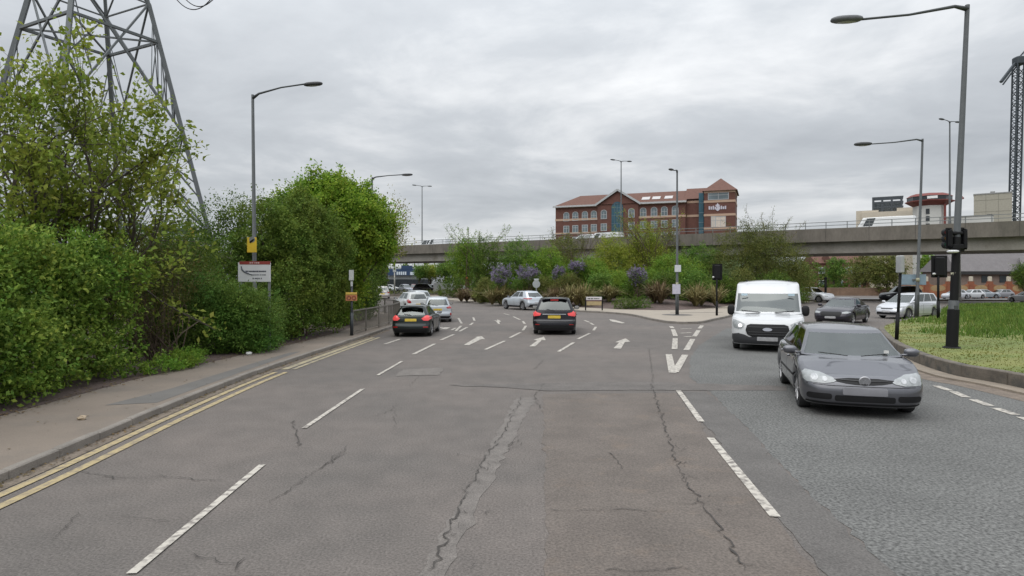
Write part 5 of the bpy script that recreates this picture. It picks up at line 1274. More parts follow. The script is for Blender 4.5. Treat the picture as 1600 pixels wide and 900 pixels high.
# ------------------------------------------------------------------ far right skyline
def simple(name, label, cat, loc, parts, group=None):
    o = empty(name, loc, label, cat, group, -atan2(loc[0], loc[1]) if cat == 'building' else 0.0)
    for nm, mb, m in parts: mb.build(nm, m, o)
    return o
CREAM = mat('render_cream', (.50, .45, .37), .85, var=.06); PALEW = mat('cladding_pale', (.52, .52, .50), .8, var=.05); DARKW = mat('dark_glazing', (.03, .035, .04), .2, var=.2); REDC = mat('crown_red', (.17, .045, .038), .7, var=.12)
Y = 150; k = Y / 1000; c = at(1452, 438, Y)
tz = 2.3 + (438 - 310) * k
tz -= .7; m1 = MB(); m1.lathe([(3.3, 0), (3.3, tz - 1.2)], n=8)
m2 = MB(); m2.lathe([(3.3, tz - 1.2), (4.9, tz - .2), (4.9, tz), (4.6, tz)], n=8); m2.lathe([(4.6, tz + .95), (4.7, tz + .95), (3.7, tz + 1.6), (0, tz + 1.7)], n=8)
m3 = MB(); m3.lathe([(4.5, tz), (4.5, tz + .95)], n=8)
m4 = MB()
for j in range(5): m4.box((-.3, -3.28, tz - 2.6 - j * 1.7), (.75, .12, 1.2))
m5 = MB(); m5.box((.6, -4.5, tz + .5), (2.0, .1, .6))
m6 = MB(); m6.box((3.0, -2.3, tz / 2 - 1), (.5, .5, tz)) ; m6.bar((3.6, 0, tz - .5), (6.6, -.5, tz + .2), .25); m6.bar((6.6, -.5, tz + .2), (5.2, 0, tz + 2), .2)
simple('control_tower', 'white tower with flared red crown and dark window band beyond the flyover', 'building', (c.x, c.y, 0), [('shaft', m1, PALEW), ('crown', m2, REDC), ('window_band', m3, DARKW), ('window', m4, DARKW), ('sign_panel', m5, mat('sign_white', (.75, .75, .75), .5)), ('pipework', m6, REDC)])
Y = 165; k = Y / 1000; c = at(1551, 438, Y); h = 2.3 + (438 - 303) * k
m1 = MB(); m1.box((0, 4, h / 2), (7.9, 8, h)); m2 = MB(); m2.box((0, 4, h + .15), (8.1, 8.2, .3)); m2.box((0, 3, h + .6), (1, 1, .7)); m3 = MB(); m3.box((-.6, -.04, h - 6.2), (1.1, .1, 2.0))
m4 = MB()
for x in (-1.4, 1.2): m4.box((x, -.02, h / 2), (.08, .04, h))
for j in range(6): m4.box((0, -.015, h - 1.5 - 3 * j), (7.9, .03, .08))
simple('tower_block', 'plain beige concrete block beside the crane mast', 'building', (c.x, c.y, 0), [('wall', m1, mat('block_beige', (.34, .32, .27), .9, var=.1)), ('roof', m2, mat('block_grey', (.25, .25, .25), .9)), ('window', m3, DARKW), ('panel_joint', m4, mat('block_joint', (.22, .21, .18), .9))])
Y = 160; k = Y / 1000; c = at(1387, 438, Y); h = 2.3 + (438 - 330) * k
m1 = MB(); m1.box((.5, 5, h / 2), (12.5, 9, h)); m1.box((-4.5, 5, h / 2 + .5), (5, 8, h))
m1.box((4.2, 5, h / 2 + .8), (4.5, 8, h))
m2 = MB(); hh = 2.3 + (438 - 307) * k
for x in (-3.2, -1.2, .9, 3.0):
    m2.box((x, 2, (h + hh) / 2), (.45, .45, hh - h))
    m2.box((x, 6, (h + hh) / 2), (.45, .45, hh - h))
for z in (h + 1.2, h + 2.4, hh):
    m2.box((0, 2, z), (6.8, .5, .4)); m2.box((0, 6, z), (6.8, .5, .4))
    for x in (-3.2, 3.0): m2.box((x, 4, z), (.42, 4.4, .38))
m3 = MB(); m3.box((0, 4.2, h + 1.4), (6, 2.5, 2.8))
simple('rooftop_plant_block', 'cream low block with dark open steel frame on its roof beyond the flyover', 'building', (c.x, c.y, 0), [('wall', m1, CREAM), ('steel_frame', m2, mat('frame_dark', (.05, .06, .07), .6)), ('plant_room', m3, mat('plant_grey', (.22, .25, .27), .8))])
Y = 150; c = at(1515, 438, Y); m1 = MB(); h = 2.3 + (438 - 338) * .15; m1.box((0, 4, h / 2), (9, 6, h)); m2 = MB(); m2.box((0, 4, h + .1), (9.2, 6.2, .25)); simple('low_white_block', 'low white block between the red crowned tower and the beige block', 'building', (c.x, c.y, 0), [('wall', m1, PALEW), ('roof', m2, mat('block_grey'  , (.25, .25, .25)))])
# tower crane
Y = 170; c = at(1582, 438, Y); cr = empty('tower_crane', (c.x, c.y, 0), 'dark lattice tower crane with raised jib at the right edge', 'crane'); CRM = mat('crane_dark', (.045, .055, .065), .6, .2)
ht = 2.3 + (438 - 100) * .17; w = .85; m1 = MB(); lean = 1.55
T_ = lambda x, y, z: Vector((x + lean * z / ht, y, z))
for sx in (-1, 1):
    for sy in (-1, 1): m1.bar(T_(sx * w, sy * w, 0), T_(sx * w, sy * w, ht), .30)
z = 0; i = 0
while z < ht - 1.5:
    s = 1 if i % 2 else -1
    for sy in (-1, 1): m1.bar(T_(-s * w, sy * w, z), T_(s * w, sy * w, z + 1.5), .15); m1.bar(T_(-w, sy * w, z), T_(w, sy * w, z), .14)
    for sx in (-1, 1): m1.bar(T_(sx * w, -s * w, z), T_(sx * w, s * w, z + 1.5), .15)
    z += 1.5; i += 1
m1.build('mast', CRM, cr)
m2 = MB(); top = T_(0, 0, ht); a = top + Vector((-4.6, 0, -4.8)); b = top + Vector((16, 0, 19))
m2.bar(a, top + Vector((0, 0, 1.2)), .8, .6); m2.bar(a + Vector((.5, 0, -.7)), top, .3); m2.build('counter_jib', CRM, cr)
m3 = MB()
for d in (Vector((-.6, .6, .5)), Vector((.6, .6, -.5)), Vector((0, -.6, 0))): m3.bar(top + d, b + d * .5, .28)
for i in range(16):
    p, q = top + (b - top) * i / 16, top + (b - top) * (i + 1) / 16; m3.bar(p + Vector((-.5, .5, .4)), q + Vector((.5, .5, -.4)), .14); m3.bar(p + Vector((.5, .5, -.4)), q + Vector((0, -.5, 0)), .14)
m3.build('jib', CRM, cr); m4 = MB(); m4.box(top + Vector((.2, 0, .8)), (2.4, 2.4, 2.2), 0, .3); m4.build('cab', CRM, cr)

# houses and garden wall seen under the flyover
SLATE = mat('roof_slate_grey', (.150, .140, .142), .9, var=.12, scale=1.5, grain=.12, gscale=6)
Y = 92; k = Y / 1000
a = at(1492, 438, Y); b = at(1660, 438, Y); z0, z1 = 2.3 + (438 - 424) * k, 2.3 + (438 - 391) * k; cx_ = (a.x + b.x) / 2; w = b.x - a.x
m1 = MB(); m1.box((0, 4, z0 / 2), (w - .6, 7.4, z0)); m2 = MB(); m2.add([(-w / 2, -.1, z0), (w / 2, -.1, z0), (w / 2 - 1, 4, z1 + .7), (-w / 2 + 1, 4, z1 + .7), (-w / 2, 8.2, z0), (w / 2, 8.2, z0)], [(0, 1, 2, 3), (5, 4, 3, 2), (4, 0, 3), (1, 5, 2)])
m3 = MB(); m3.box((0, -.16, z0 - .22), (w, .12, .46)); m4 = MB(); 
for x in (-3.2, -.6): m4.box((x, .27, z0 - 1.1), (1.0, .06, 1.0))
m5 = MB(); g0 = 2.7; m5.add([(g0 - 1.8, -1.3, z0 + .35), (g0 + 5, -1.3, z0 + .35), (g0 + 3.2, 1.5, z0 + 2.3), (g0, 1.5, z0 + 2.3)], [(0, 1, 2, 3)]); m6 = MB(); m6.box((g0 + .6, -.6, z0 / 2), (2.8, 1.2, z0 + .5))
simple('bungalow', 'long grey roofed bungalow behind the brick garden wall at the right', 'house', (cx_, Y, 0), [('wall', m1, mat('wall_brown_brick', (.20, .15, .125), .9, var=.15)), ('roof', m2, SLATE), ('gutter_board', m3, mat('board_black', (.025, .024, .024), .7)), ('window', m4, DARKW), ('porch_roof', m5, SLATE), ('porch_wall', m6, mat('wall_dark_brick', (.10, .045, .035), .9))])  # bungalow walls: brown brick with random tone variation
Y = 84; k = Y / 1000; OBR = mat('brick_orange', (.29, .115, .055), .9, var=.2, scale=1.5, grain=.15, gscale=8); YBR = mat('brick_buff', (.34, .235, .12), .9, var=.2, scale=2)
wl = empty('garden_wall', at(1500, 438, Y).xyz * 1.0, 'orange and buff brick garden wall with pale capped piers behind the parked cars', 'wall'); wl.location.z = 0; WX = wl.location.x
hz = 2.3 - (441 - 438) * k
xs = [at(p, 438, Y).x - WX for p in (1412, 1447, 1482, 1517, 1546.5, 1576, 1605)]
m1 = MB(); m2 = MB()
for x0, x1 in zip(xs, xs[1:]):
    n_ = 10
    for i in range(n_):
        t0, t1 = i / n_, (i + 1) / n_; tm = (t0 + t1) / 2; hh = hz - .45 + .5 * abs(2 * tm - 1) ** 2 * .9
        m1.box((x0 + (x1 - x0) * tm, 0, hh / 2), ((x1 - x0) / n_ - .001, .25, hh))
    m2.add([(x0 + (x1 - x0) * (.5 + .34 * cos(t)), -.132, hz * .62 + .42 * sin(t)) for t in [2 * pi * i / 14 for i in range(14)]], [tuple(range(14))])
m1.build('panel', OBR, wl); m2.build('buff_inset', YBR, wl)
for x in xs:
    m_ = MB(); m_.box((x, 0, hz / 2 + .05), (.62, .42, hz + .1)); q = m_.build('pier', mat('brick_pier', (.24, .085, .045), .9, var=.15, scale=3), wl)
    m_ = MB(); m_.box((x, 0, hz + .42), (.40, .36, .64), 0, .05); m_.build('cap', mat('cap_cream', (.50, .45, .36), .8), q)
Y = 150; k = .15
for i, (px, lab) in enumerate(((1318, 'red brick terraced house with white bays seen under the flyover'), (1345, 'second red brick terraced house right of the bay fronted one'), (1290, 'dark brick terraced house left of the bay fronted one behind branches'))):
    c = at(px, 438, Y + i * 2); m1 = MB(); m1.box((0, 4, 3.2), (4.2, 8, 6.4)); m2 = MB(); m2.add([(-2.3, -.3, 6.4), (2.3, -.3, 6.4), (2.3, 4, 8.8), (-2.3, 4, 8.8), (-2.3, 8.3, 6.4), (2.3, 8.3, 6.4)], [(0, 1, 2, 3), (5, 4, 3, 2), (0, 3, 4), (1, 5, 2)])
    h_ = simple('terraced_house', lab, 'house', (c.x, c.y, 0), [('wall', m1, BRICK), ('roof', m2, RTILE)], 'terraced houses under the flyover')
    for x, z in ((-1, 1.5), (-1, 4.6), (1.1, 4.6)): m_ = MB(); m_.box((x, -.2, z), (1.5, .5, 1.7), 0, .1); q = m_.build('window', WFRAME, h_); m_ = MB(); m_.box((x, -.47, z + .1), (1.1, .06, 1.1)); m_.build('pane', WPANE, q)
bw = empty('boundary_wall', (at(1340, 438, 96).x, 96, 0), 'low brown boundary wall under the trees beyond the flyover', 'wall'); m_ = MB(); m_.box((0, 0, .55), (15, .3, 1.1)); m_.build('panel', mat('wall_brown', (.19, .125, .085), .9, var=.25, scale=1.2, grain=.2, gscale=6), bw); m_ = MB(); m_.box((0, 0, 1.14), (15.1, .38, .09)); m_.build('coping', mat('coping', (.27, .20, .14), .9), bw)
# retail unit beyond the car park
Y = 150; c = at(632, 438, Y); rt = empty('retail_unit', (c.x, Y, 0), 'dark blue fronted retail unit with pale sign lettering under the flyover left end', 'building')
m_ = MB(); m_.box((0, 8, 2.6), (20, 15, 5.2)); m_.build('wall', mat('retail_pale', (.35, .37, .38), .8, var=.1), rt)
m_ = MB(); m_.box((-.8, -.2, 4.2), (7.0, .4, 1.5)); m_.box((.6, -.22, 5.3), (2.6, .44, .9)); f_ = m_.build('fascia', mat('fascia_navy', (.018, .045, .105), .5, var=.15), rt)
m_ = MB()
for i, h in enumerate((.75, .7, .75, .7, .75)): m_.box((-1.6 + i * .48, -.44, 3.95), (.34, .05, h))
m_.box((1.9, -.44, 3.9), (1.0, .05, .7)); m_.box((3.2, -.44, 3.85), (.5, .05, .5)); m_.build('lettering', mat('letter_pale', (.55, .62, .68), .6), f_)
m_ = MB(); m_.box((0, -.1, 1.3), (12, .15, 2.5)); m_.build('shopfront', DARKW, rt)

# vehicles up on the flyover
def onfly(px, n):
    kx = (px - 800) / 1000.0; o = OA + ON * n; t = (kx * o.y - o.x) / (OD.x - kx * OD.y); p = o + OD * t; return Vector((p.x, p.y, 0)), 6.785 + .25 * t / OLEN
hdL = math.degrees(atan2(OD.x, OD.y))
for px, n, lab, kind, H_, L_, col, nm, cat in ((1378, 3.0, 'long white flatbed van driving along the right part of the flyover', 'van', 2.1, 6.2, (.66, .67, .67), 'flyover_van', 'van'), (945, 3.0, 'white van roof showing over the parapet under the brick office block', 'van', 1.75, 5.2, (.56, .57, .58), 'flyover_van', 'van'),
                                      (912, 3.0, 'pale car roof showing over the parapet left of the white van', 'suv', 1.62, 4.6, (.55, .57, .6), 'flyover_car', 'car'), (668, 3.0, 'pale car roof on the far left of the flyover', 'suv', 1.9, 4.6, (.6, .62, .64), 'flyover_car', 'car'), (684, 3.0, 'white van roof at the left end of the flyover beside the shrubs', 'van', 2.0, 4.8, (.64, .66, .68), 'flyover_van', 'van')):
    p, zf = onfly(px, n); far_car(lab, p, 0, 'c', hdL, col, 'vehicles on the flyover', H_, L_, kind, name=nm, z=zf, metal=0, cat=cat)
# ------------------------------------------------------------------ vegetation
RNG = np.random.default_rng(5); random.seed(5)
BARK = mat('bark_grey_brown', (.075, .062, .048), .9, var=.25, scale=5, bump=.4, bscale=30)
TWIG = mat('twig_brown', (.085, .060, .042), .9, var=.3, scale=4)
def leaf_quads(P, D, Nn, L, W, fold=.18):
    """One folded diamond per leaf: base P, long axis D, normal N, length L, width W (arrays)."""
    D = D / (np.linalg.norm(D, axis=1, keepdims=True) + 1e-9); S = np.cross(D, Nn); S /= np.linalg.norm(S, axis=1, keepdims=True) + 1e-9
    U = np.cross(S, D); L = L[:, None]; W = W[:, None]
    V = np.stack([P, P + D * L * .45 + S * W * .5 + U * W * fold, P + D * L, P + D * L * .45 - S * W * .5 + U * W * fold], 1)
    return V.reshape(-1, 3)
def unit(n):
    v = RNG.normal(size=(n, 3)); return v / np.linalg.norm(v, axis=1, keepdims=True)
def crown_points(lobes, n, depth=.22, lump=.16, spray=14, sr=.22, seed=0, sprout=.10):
    """Sprays of leaves spread through the outer part of a union of lobes; returns leaf points and the outward direction at each."""
    lobes = np.array(lobes, float); A = (lobes[:, 3] * lobes[:, 4] + lobes[:, 4] * lobes[:, 5] + lobes[:, 3] * lobes[:, 5])
    ns = max(1, n // spray); idx = RNG.choice(len(lobes), ns, p=A / A.sum()); d = unit(ns)
    ph = seed * 1.7 + idx * 2.3
    lum = 1 + lump * 1.2 * (np.sin(d[:, 0] * 5.1 + ph) * np.cos(d[:, 1] * 4.3 + ph * .7) + .7 * np.sin(d[:, 2] * 7 + d[:, 0] * 6 + ph))
    rf = (1 - np.abs(RNG.normal(0, depth, ns)))
    sprig = RNG.random(ns) < .10; rf[sprig] = 1 + np.abs(RNG.normal(0, sprout, sprig.sum()))
    c = lobes[idx, :3] + d * lobes[idx, 3:6] * (lum * rf)[:, None]
    out_ = d / lobes[idx, 3:6]; out_ /= np.linalg.norm(out_, axis=1, keepdims=True)
    # drop most sprays that lie deep inside another lobe
    q = (c[:, None, :] - lobes[None, :, :3]) / lobes[None, :, 3:6]; deep = (np.linalg.norm(q, axis=2).min(1) < .62) & (RNG.random(ns) < .6)
    keep = ~deep & (c[:, 2] > .04); c, out_ = c[keep], out_[keep]
    ax = out_ * .8 + unit(len(c)) * .7 + np.array((0, 0, .35)); ax /= np.linalg.norm(ax, axis=1, keepdims=True)
    t = RNG.random((len(c), spray)); srr = sr * RNG.uniform(.6, 1.4, (len(c), 1))
    P = c[:, None, :] + ax[:, None, :] * ((t - .4) * srr * 2.2)[:, :, None] + RNG.normal(size=(len(c), spray, 3)) * (srr * .38)[:, :, None]
    O = np.repeat(out_[:, None, :], spray, 1)
    P, O = P.reshape(-1, 3), O.reshape(-1, 3); k = P[:, 2] > .02
    return P[k], O[k]
def foliage(name, lobes, n, L, m, parent, aspect=.55, droop=0.0, **kw):
    P, O = crown_points(lobes, n, **kw); k = len(P)
    D = O * .55 + unit(k) * .85 + np.array((0, 0, .15 - droop)); Nn = O * .6 + unit(k) * .6 + np.array((0, 0, .55))
    LL = L * RNG.uniform(.6, 1.35, k)
    return quads(name, leaf_quads(P, D, Nn, LL, LL * aspect * RNG.uniform(.8, 1.2, k)), m, parent)
def branch_tree(mb, p, d, length, r, depth, tips, spread=.6, up=.25, kids=(2, 4), shrink=.72):
    p = Vector(p); d = Vector(d).normalized(); pts = [p]; rs = [r]; k = 4
    for i in range(k):
        d = (d + Vector(RNG.normal(0, .10, 3)) + Vector((0, 0, up * .12))).normalized(); p = p + d * length / k; pts.append(p); rs.append(r * (1 - .42 * (i + 1) / k))
    mb.tube(pts, rs, 6 if r > .04 else 4, False)
    if depth == 0: tips.append((p, d)); tips.append((pts[2], d)); return
    if depth == 1: tips.append((pts[3], d)); tips.append((p, d))
    n_ = int(RNG.integers(kids[0], kids[1] + 1))
    for i in range(n_):
        a = RNG.random() * 2 * pi; o = d.orthogonal().normalized(); o = Matrix.Rotation(a, 3, d) @ o
        j = int(RNG.integers(2, k + 1)) if i else k
        branch_tree(mb, pts[j], d + o * spread * RNG.uniform(.5, 1.3) + Vector((0, 0, up * .3)), length * shrink * RNG.uniform(.75, 1.2), rs[j] * .72, depth - 1, tips, spread, up, kids, shrink)
def tip_leaves(tips, per, rad, L, aspect=.6, flat=.0):
    C = np.array([t[0] for t in tips]); Dd = np.array([t[1] for t in tips]); n_ = len(C)
    rr = RNG.random((n_, per, 1)) ** .5 * rad * 1.5; dd = unit(n_ * per).reshape(n_, per, 3)
    P = C[:, None, :] + dd * rr - Dd[:, None, :] * RNG.random((n_, per, 1)) * rad * 1.5; P = P.reshape(-1, 3); k = len(P)
    D = unit(k) + np.repeat(Dd, per, 0) * .5 + np.array((0, 0, -.15)); Nn = unit(k) * .7 + np.array((0, 0, .8)); LL = L * RNG.uniform(.6, 1.3, k)
    return leaf_quads(P, D, Nn, LL, LL * aspect)
def stems(mb, base, lobes, n, r0=.05):
    """Woody stems from the base out to the lobes."""
    for i in range(n):
        l = lobes[i % len(lobes)]; e_ = Vector(l[:3]) + Vector(RNG.normal(0, .3, 3)) * min(l[3:6]); b_ = Vector((base[0] + RNG.normal(0, .25), base[1] + RNG.normal(0, .25), base[2]))
        mb.tube([b_, b_ + (e_ - b_) * .5 + Vector(RNG.normal(0, .15, 3)), e_], [r0, r0 * .7, r0 * .25], 6, False)
L_HEDGE = leafmat('leaf_hedge', (.056, .114, .021), (.126, .202, .038), (.215, .285, .062), .38)
L_DARK = leafmat('leaf_dark', (.034, .070, .014), (.070, .118, .022), (.10, .15, .03), .32)
L_BUSH = leafmat('leaf_bush', (.045, .100, .022), (.090, .160, .034), (.13, .20, .05), .36)
L_MAPLE = leafmat('leaf_maple', (.075, .150, .018), (.150, .235, .030), (.22, .29, .05), .42)
L_SYC = leafmat('leaf_sycamore', (.090, .135, .024), (.155, .205, .040), (.21, .24, .06), .45)
L_OLIVE = leafmat('leaf_olive', (.060, .085, .024), (.110, .130, .040), (.15, .15, .06), .34)
L_BRONZE = leafmat('leaf_bronze', (.048, .066, .020), (.085, .098, .030), (.10, .072, .032), .34)
L_YEL = leafmat('leaf_yellow_green', (.105, .155, .022), (.185, .225, .040), (.24, .26, .07), .4)
L_BRIGHT = leafmat('leaf_bright', (.060, .135, .020), (.125, .205, .032), (.17, .24, .05), .4)
L_STRAP = leafmat('leaf_strap', (.085, .085, .040), (.165, .155, .080), (.24, .22, .13), .25)
L_STRAPB = leafmat('leaf_strap_bronze', (.055, .045, .030), (.115, .095, .060), (.22, .20, .13), .25)
L_PURP = leafmat('flower_purple', (.100, .092, .165), (.170, .155, .265), (.22, .205, .31), .25)

def rel(o, lobes): b = o.location; return [(l[0] - b.x, l[1] - b.y, l[2] - b.z, *l[3:]) for l in lobes]
def shrub(name, label, cat, base, lobes, n, L, m, group=None, nst=8, aspect=.55, r0=.05, **kw):
    o = empty(name, base, label, cat, group); lb = rel(o, lobes)
    foliage('foliage', lb, n, L, m, o, aspect, **kw)
    if nst: s = MB(); stems(s, (0, 0, 0), lb, nst, r0); s.build('stem', TWIG, o)
    return o

# --- left side: the big near hedge
lob = []
def hface(y, z): return -8.62 - .16 * z + .18 * sin(y * 1.3) + .14 * sin(z * 2.4 + y) - (.35 if z > 2.6 else 0)      # wavy hedge face
for i in range(16):
    y = 2.6 + i * .82
    for z, r in ((.9, 1.0), (2.1, 1.1)): lob.append((hface(y, z) - .95, y, z, .9, .9, r))
    lob.append((-11.0, y, 1.8, 1.2, 1.0, 1.7))
for k in range(210):
    y, z = RNG.uniform(2.2, 15.2), RNG.uniform(.25, 3.1); r = RNG.uniform(.22, .55)
    lob.append((hface(y, z) - r * .55, y, z, r, r * RNG.uniform(.9, 1.3), r * RNG.uniform(.6, .85)))
for k in range(70):
    y = RNG.uniform(4, 14.8); x = RNG.uniform(-11.0, -9.2); r = RNG.uniform(.35, .7); lob.append((x, y, 3.05 + .25 * sin(y * .9) - (.6 if y > 13 else 0) + RNG.normal(0, .1), r, r, r * .7))
shrub('hedge', 'big leafy yellow green hedge filling the left side beside the pavement', 'hedge', (-9.6, 9.5, .11), lob, 230000, .088, L_HEDGE, None, 40, .60, depth=.13, lump=.14, spray=14, sr=.12)
# --- sparse sycamore-like trees in front of the pylon
def tree(name, label, base, height, r, depth, per, rad, L, m, group=None, lean=(0, 0), spread=.55, kids=(2, 4), shrink=.74, up=.3, trunk_k=.34, ntr=1, aspect=.65, cat='tree'):
    global RNG
    keep_rng, RNG = RNG, np.random.default_rng(TREE_SEED.pop(0))
    o = empty(name, base, label, cat, group); mb = MB(); tips = []
    for i in range(ntr):
        branch_tree(mb, (RNG.normal(0, .2) * (i > 0), RNG.normal(0, .2) * (i > 0), -.05), (lean[0] + RNG.normal(0, .12), lean[1] + RNG.normal(0, .12), 1), height * trunk_k, r, depth, tips, spread, up, kids, shrink)
    mb.build('trunk', BARK, o, True); quads('crown', tip_leaves(tips, per, rad, L, aspect), m, o); RNG = keep_rng; return o
TREE_SEED = [31, 32, 33, 34]
gt = 'sparse trees behind the near hedge'
tree('sycamore_tree', 'sparse young leafed tree with many dark limbs behind the hedge at the far left', (-12.4, 15.6, .1), 9.0, .17, 4, 13, .22, .145, L_SYC, gt, (-.08, 0), .55, (2, 4), .73, .35, .30, 2)
tree('sycamore_tree', 'sparse tree reaching to the right in front of the pylon legs', (-11.3, 17.6, .1), 8.4, .15, 4, 11, .22, .145, L_SYC, gt, (.10, 0), .60, (2, 3), .76, .25, .30, 2)
tree('sycamore_tree', 'tallest sparse tree rising behind the hedge between the other two', (-12.6, 18.6, .1), 11.2, .17, 4, 10, .22, .14, L_SYC, gt, (.02, 0), .50, (2, 4), .74, .4, .30, 1)
tree('sycamore_tree', 'low sparse tree filling the middle of the gap above the near hedge', (-11.9, 16.6, .1), 7.0, .13, 4, 6, .22, .145, L_SYC, gt, (.0, 0), .62, (2, 4), .75, .25, .30, 2)
# --- hollow with bare brown shrub, then the bush and the denser trees
shrub('shrub', 'brownish thin shrub with dead stems in the dark hollow after the near hedge', 'shrub', (-9.6, 17.4, .1), [(-9.9, 17.2, 1.6, 1.0, .9, 1.3), (-10.3, 18.3, 2.4, 1.1, 1.0, 1.2), (-9.4, 18.0, 2.6, .7, .8, .8), (-10.6, 17.0, 2.9, 1.0, .9, .8)], 15000, .065, L_BRONZE, None, 46, .5, .02, depth=.35, spray=9, sr=.18)
shrub('shrub', 'dark green shrub filling the hollow behind the brown stems', 'shrub', (-11.2, 19.5, .1), [(-11.2, 19.5, 1.5, 1.6, 1.2, 1.5), (-10.6, 20.4, 2.6, 1.3, 1.2, 1.2), (-11.8, 20.6, 3.0, 1.5, 1.2, 1.1)], 30000, .075, L_DARK, None, 20, .55, depth=.22, sr=.16)
tg = empty('branch', (-9.0, 16.6, .12), 'bare fallen branch leaning in the dark hollow', 'branch'); m_ = MB(); m_.tube([(0, 0, .3), (.3, .3, .8), (.75, .6, 1.2)], [.025, .02, .008], 6); m_.build('bough', mat('dead_wood', (.11, .085, .06), .9), tg, True); m_ = MB(); m_.tube([(.3, .3, .8), (.25, .4, 1.2)], [.014, .006], 5); m_.tube([(-.2, .1, .2), (.3, .1, .45)], [.016, .008], 5); m_.build('twig', mat('dead_wood'  , (.17, .13, .09)), tg, True)
shrub('bush', 'fresh green rounded bush bulging over the pavement below the white board', 'bush', (-8.9, 20.2, .1), [(-8.95, 19.3, .9, 1.0, .9, .95), (-8.25, 19.3, .75, .62, .6, .85), (-7.98, 19.75, .8, .5, .5, .95), (-8.3, 19.5, 1.35, .5, .45, .5), (-7.75, 20.3, .7, .4, .5, .8), (-8.6, 19.0, 1.2, .5, .4, .5), (-7.68, 19.5, .9, .5, .5, .95), (-7.9, 19.2, 1.5, .45, .4, .55), (-8.35, 19.2, 1.75, .45, .4, .45), (-8.55, 20.4, 1.0, .9, .9, 1.0), (-9.7, 20.0, 1.6, 1.0, 1.0, 1.0), (-8.3, 21.2, .95, .75, .8, 1.0), (-9.3, 19.1, 1.75, .75, .7, .7), (-8.9, 20.6, 1.55, .7, .6, .5), (-10.1, 19.6, 1.2, .9, .8, 1.1)], 105000, .062, L_BUSH, None, 14, .5, depth=.18, sr=.12)
shrub('shrub', 'thin leggy shrub showing sky through it left of the street lamp', 'shrub', (-11.6, 25.0, .1), [(-11.9, 25.0, 4.4, 1.0, .9, .9), (-10.8, 25.3, 4.9, .7, .8, .7), (-11.4, 25.2, 3.0, 1.6, 1.2, 1.2), (-10.3, 25.8, 3.6, .9, .9, 1.1), (-12.8, 25.5, 3.6, 1.0, .9, .8)], 20000, .085, L_DARK, None, 26, .6, .04, depth=.34, spray=9, sr=.24)
shrub('hedge', 'dark green unclipped hedge behind the white board under the street lamp', 'hedge', (-10.5, 23.6, .1), [(-11.2, 22.4, 1.6, 1.4, 1.1, 1.6), (-10.2, 23.4, 2.0, 1.2, 1.1, 1.75), (-9.8, 24.6, 2.2, 1.0, 1.0, 1.7), (-12.4, 23.0, 2.2, 1.3, 1.1, 1.5), (-13.6, 23.5, 2.4, 1.4, 1.1, 1.6)], 52000, .085, L_DARK, None, 16, .55, depth=.18, sr=.18)
lob = [(-8.35, 23.0, 1.3, .85, 1.0, 1.3), (-8.2, 24.3, 2.0, .95, 1.1, 1.6), (-8.6, 25.0, 3.4, 1.25, 1.2, 1.35), (-8.1, 26.0, 2.2, .95, 1.1, 1.9), (-8.3, 25.6, 4.6, 1.0, 1.0, 1.0), (-7.7, 27.2, 1.9, .75, .9, 1.6), (-9.3, 24.0, 3.9, 1.1, 1.0, 1.2), (-7.9, 26.8, 3.9, .95, 1.0, 1.1), (-9.0, 26.0, 5.0, .6, .6, .7), (-8.4, 25.6, 5.5, .3, .3, .5), (-9.5, 25.0, 5.0, .35, .35, .5), (-7.6, 27.8, 3.2, .7, .8, .9)]
shrub('hedge_tree', 'tall mid green overgrown hedge tree right of the white board reaching to the ground', 'tree', (-8.6, 25.2, .1), lob, 120000, .085, L_DARK if False else leafmat('leaf_hedge_tree', (.046, .088, .016), (.092, .145, .028), (.135, .18, .04), .35), None, 18, .55, depth=.17, lump=.24, sr=.15, sprout=.18)
lob = [(-8.9, 31.0, 4.4, 1.7, 1.5, 1.7), (-8.0, 30.5, 5.5, 1.5, 1.4, 1.2), (-9.6, 31.4, 6.0, 1.2, 1.2, 1.0), (-8.9, 31.2, 6.6, .7, .7, .6), (-10.2, 31.4, 6.5, .5, .5, .5), (-8.1, 31.0, 6.5, .5, .6, .5), (-9.4, 31.0, 7.1, .3, .3, .5), (-8.5, 31.0, 7.0, .28, .3, .5), (-7.3, 31.2, 6.4, .3, .3, .45), (-6.4, 31.6, 3.9, .55, .6, .7), (-7.5, 31.0, 4.4, 1.2, 1.2, 1.3), (-8.3, 31.6, 2.6, 1.0, 1.1, 1.5), (-6.9, 31.8, 5.0, .9, 1.0, 1.0), (-8.6, 31.2, 1.4, .9, 1.0, 1.3), (-10.4, 31.6, 4.8, 1.3, 1.2, 1.6), (-7.0, 31.4, 5.9, .7, .7, .65)]
shrub('maple_tree', 'bright green maple tree with round crown left of the side road', 'tree', (-8.6, 31.2, .1), lob, 120000, .125, L_MAPLE, None, 16, .72, .09, depth=.19, lump=.32, spray=14, sr=.24, sprout=.22)
lob = [(-8.0, 39.5, 4.9, 1.0, 1.0, 1.3), (-7.3, 39.5, 6.1, .8, .8, 1.3), (-9.4, 40.0, 3.4, 1.1, 1.2, 1.7), (-9.2, 40.5, 5.8, 1.0, 1.0, 1.4), (-7.1, 39.0, 4.6, .55, .7, .8)]
o = shrub('birch_tree', 'wispy pale leafed tree with sky showing through beside the maple', 'tree', (-9.7, 40.6, .1), lob, 9500, .13, leafmat('leaf_birch', (.10, .12, .04), (.17, .175, .07), (.22, .21, .10), .4), None, 30, .5, .035, depth=.4, spray=8, sr=.35)
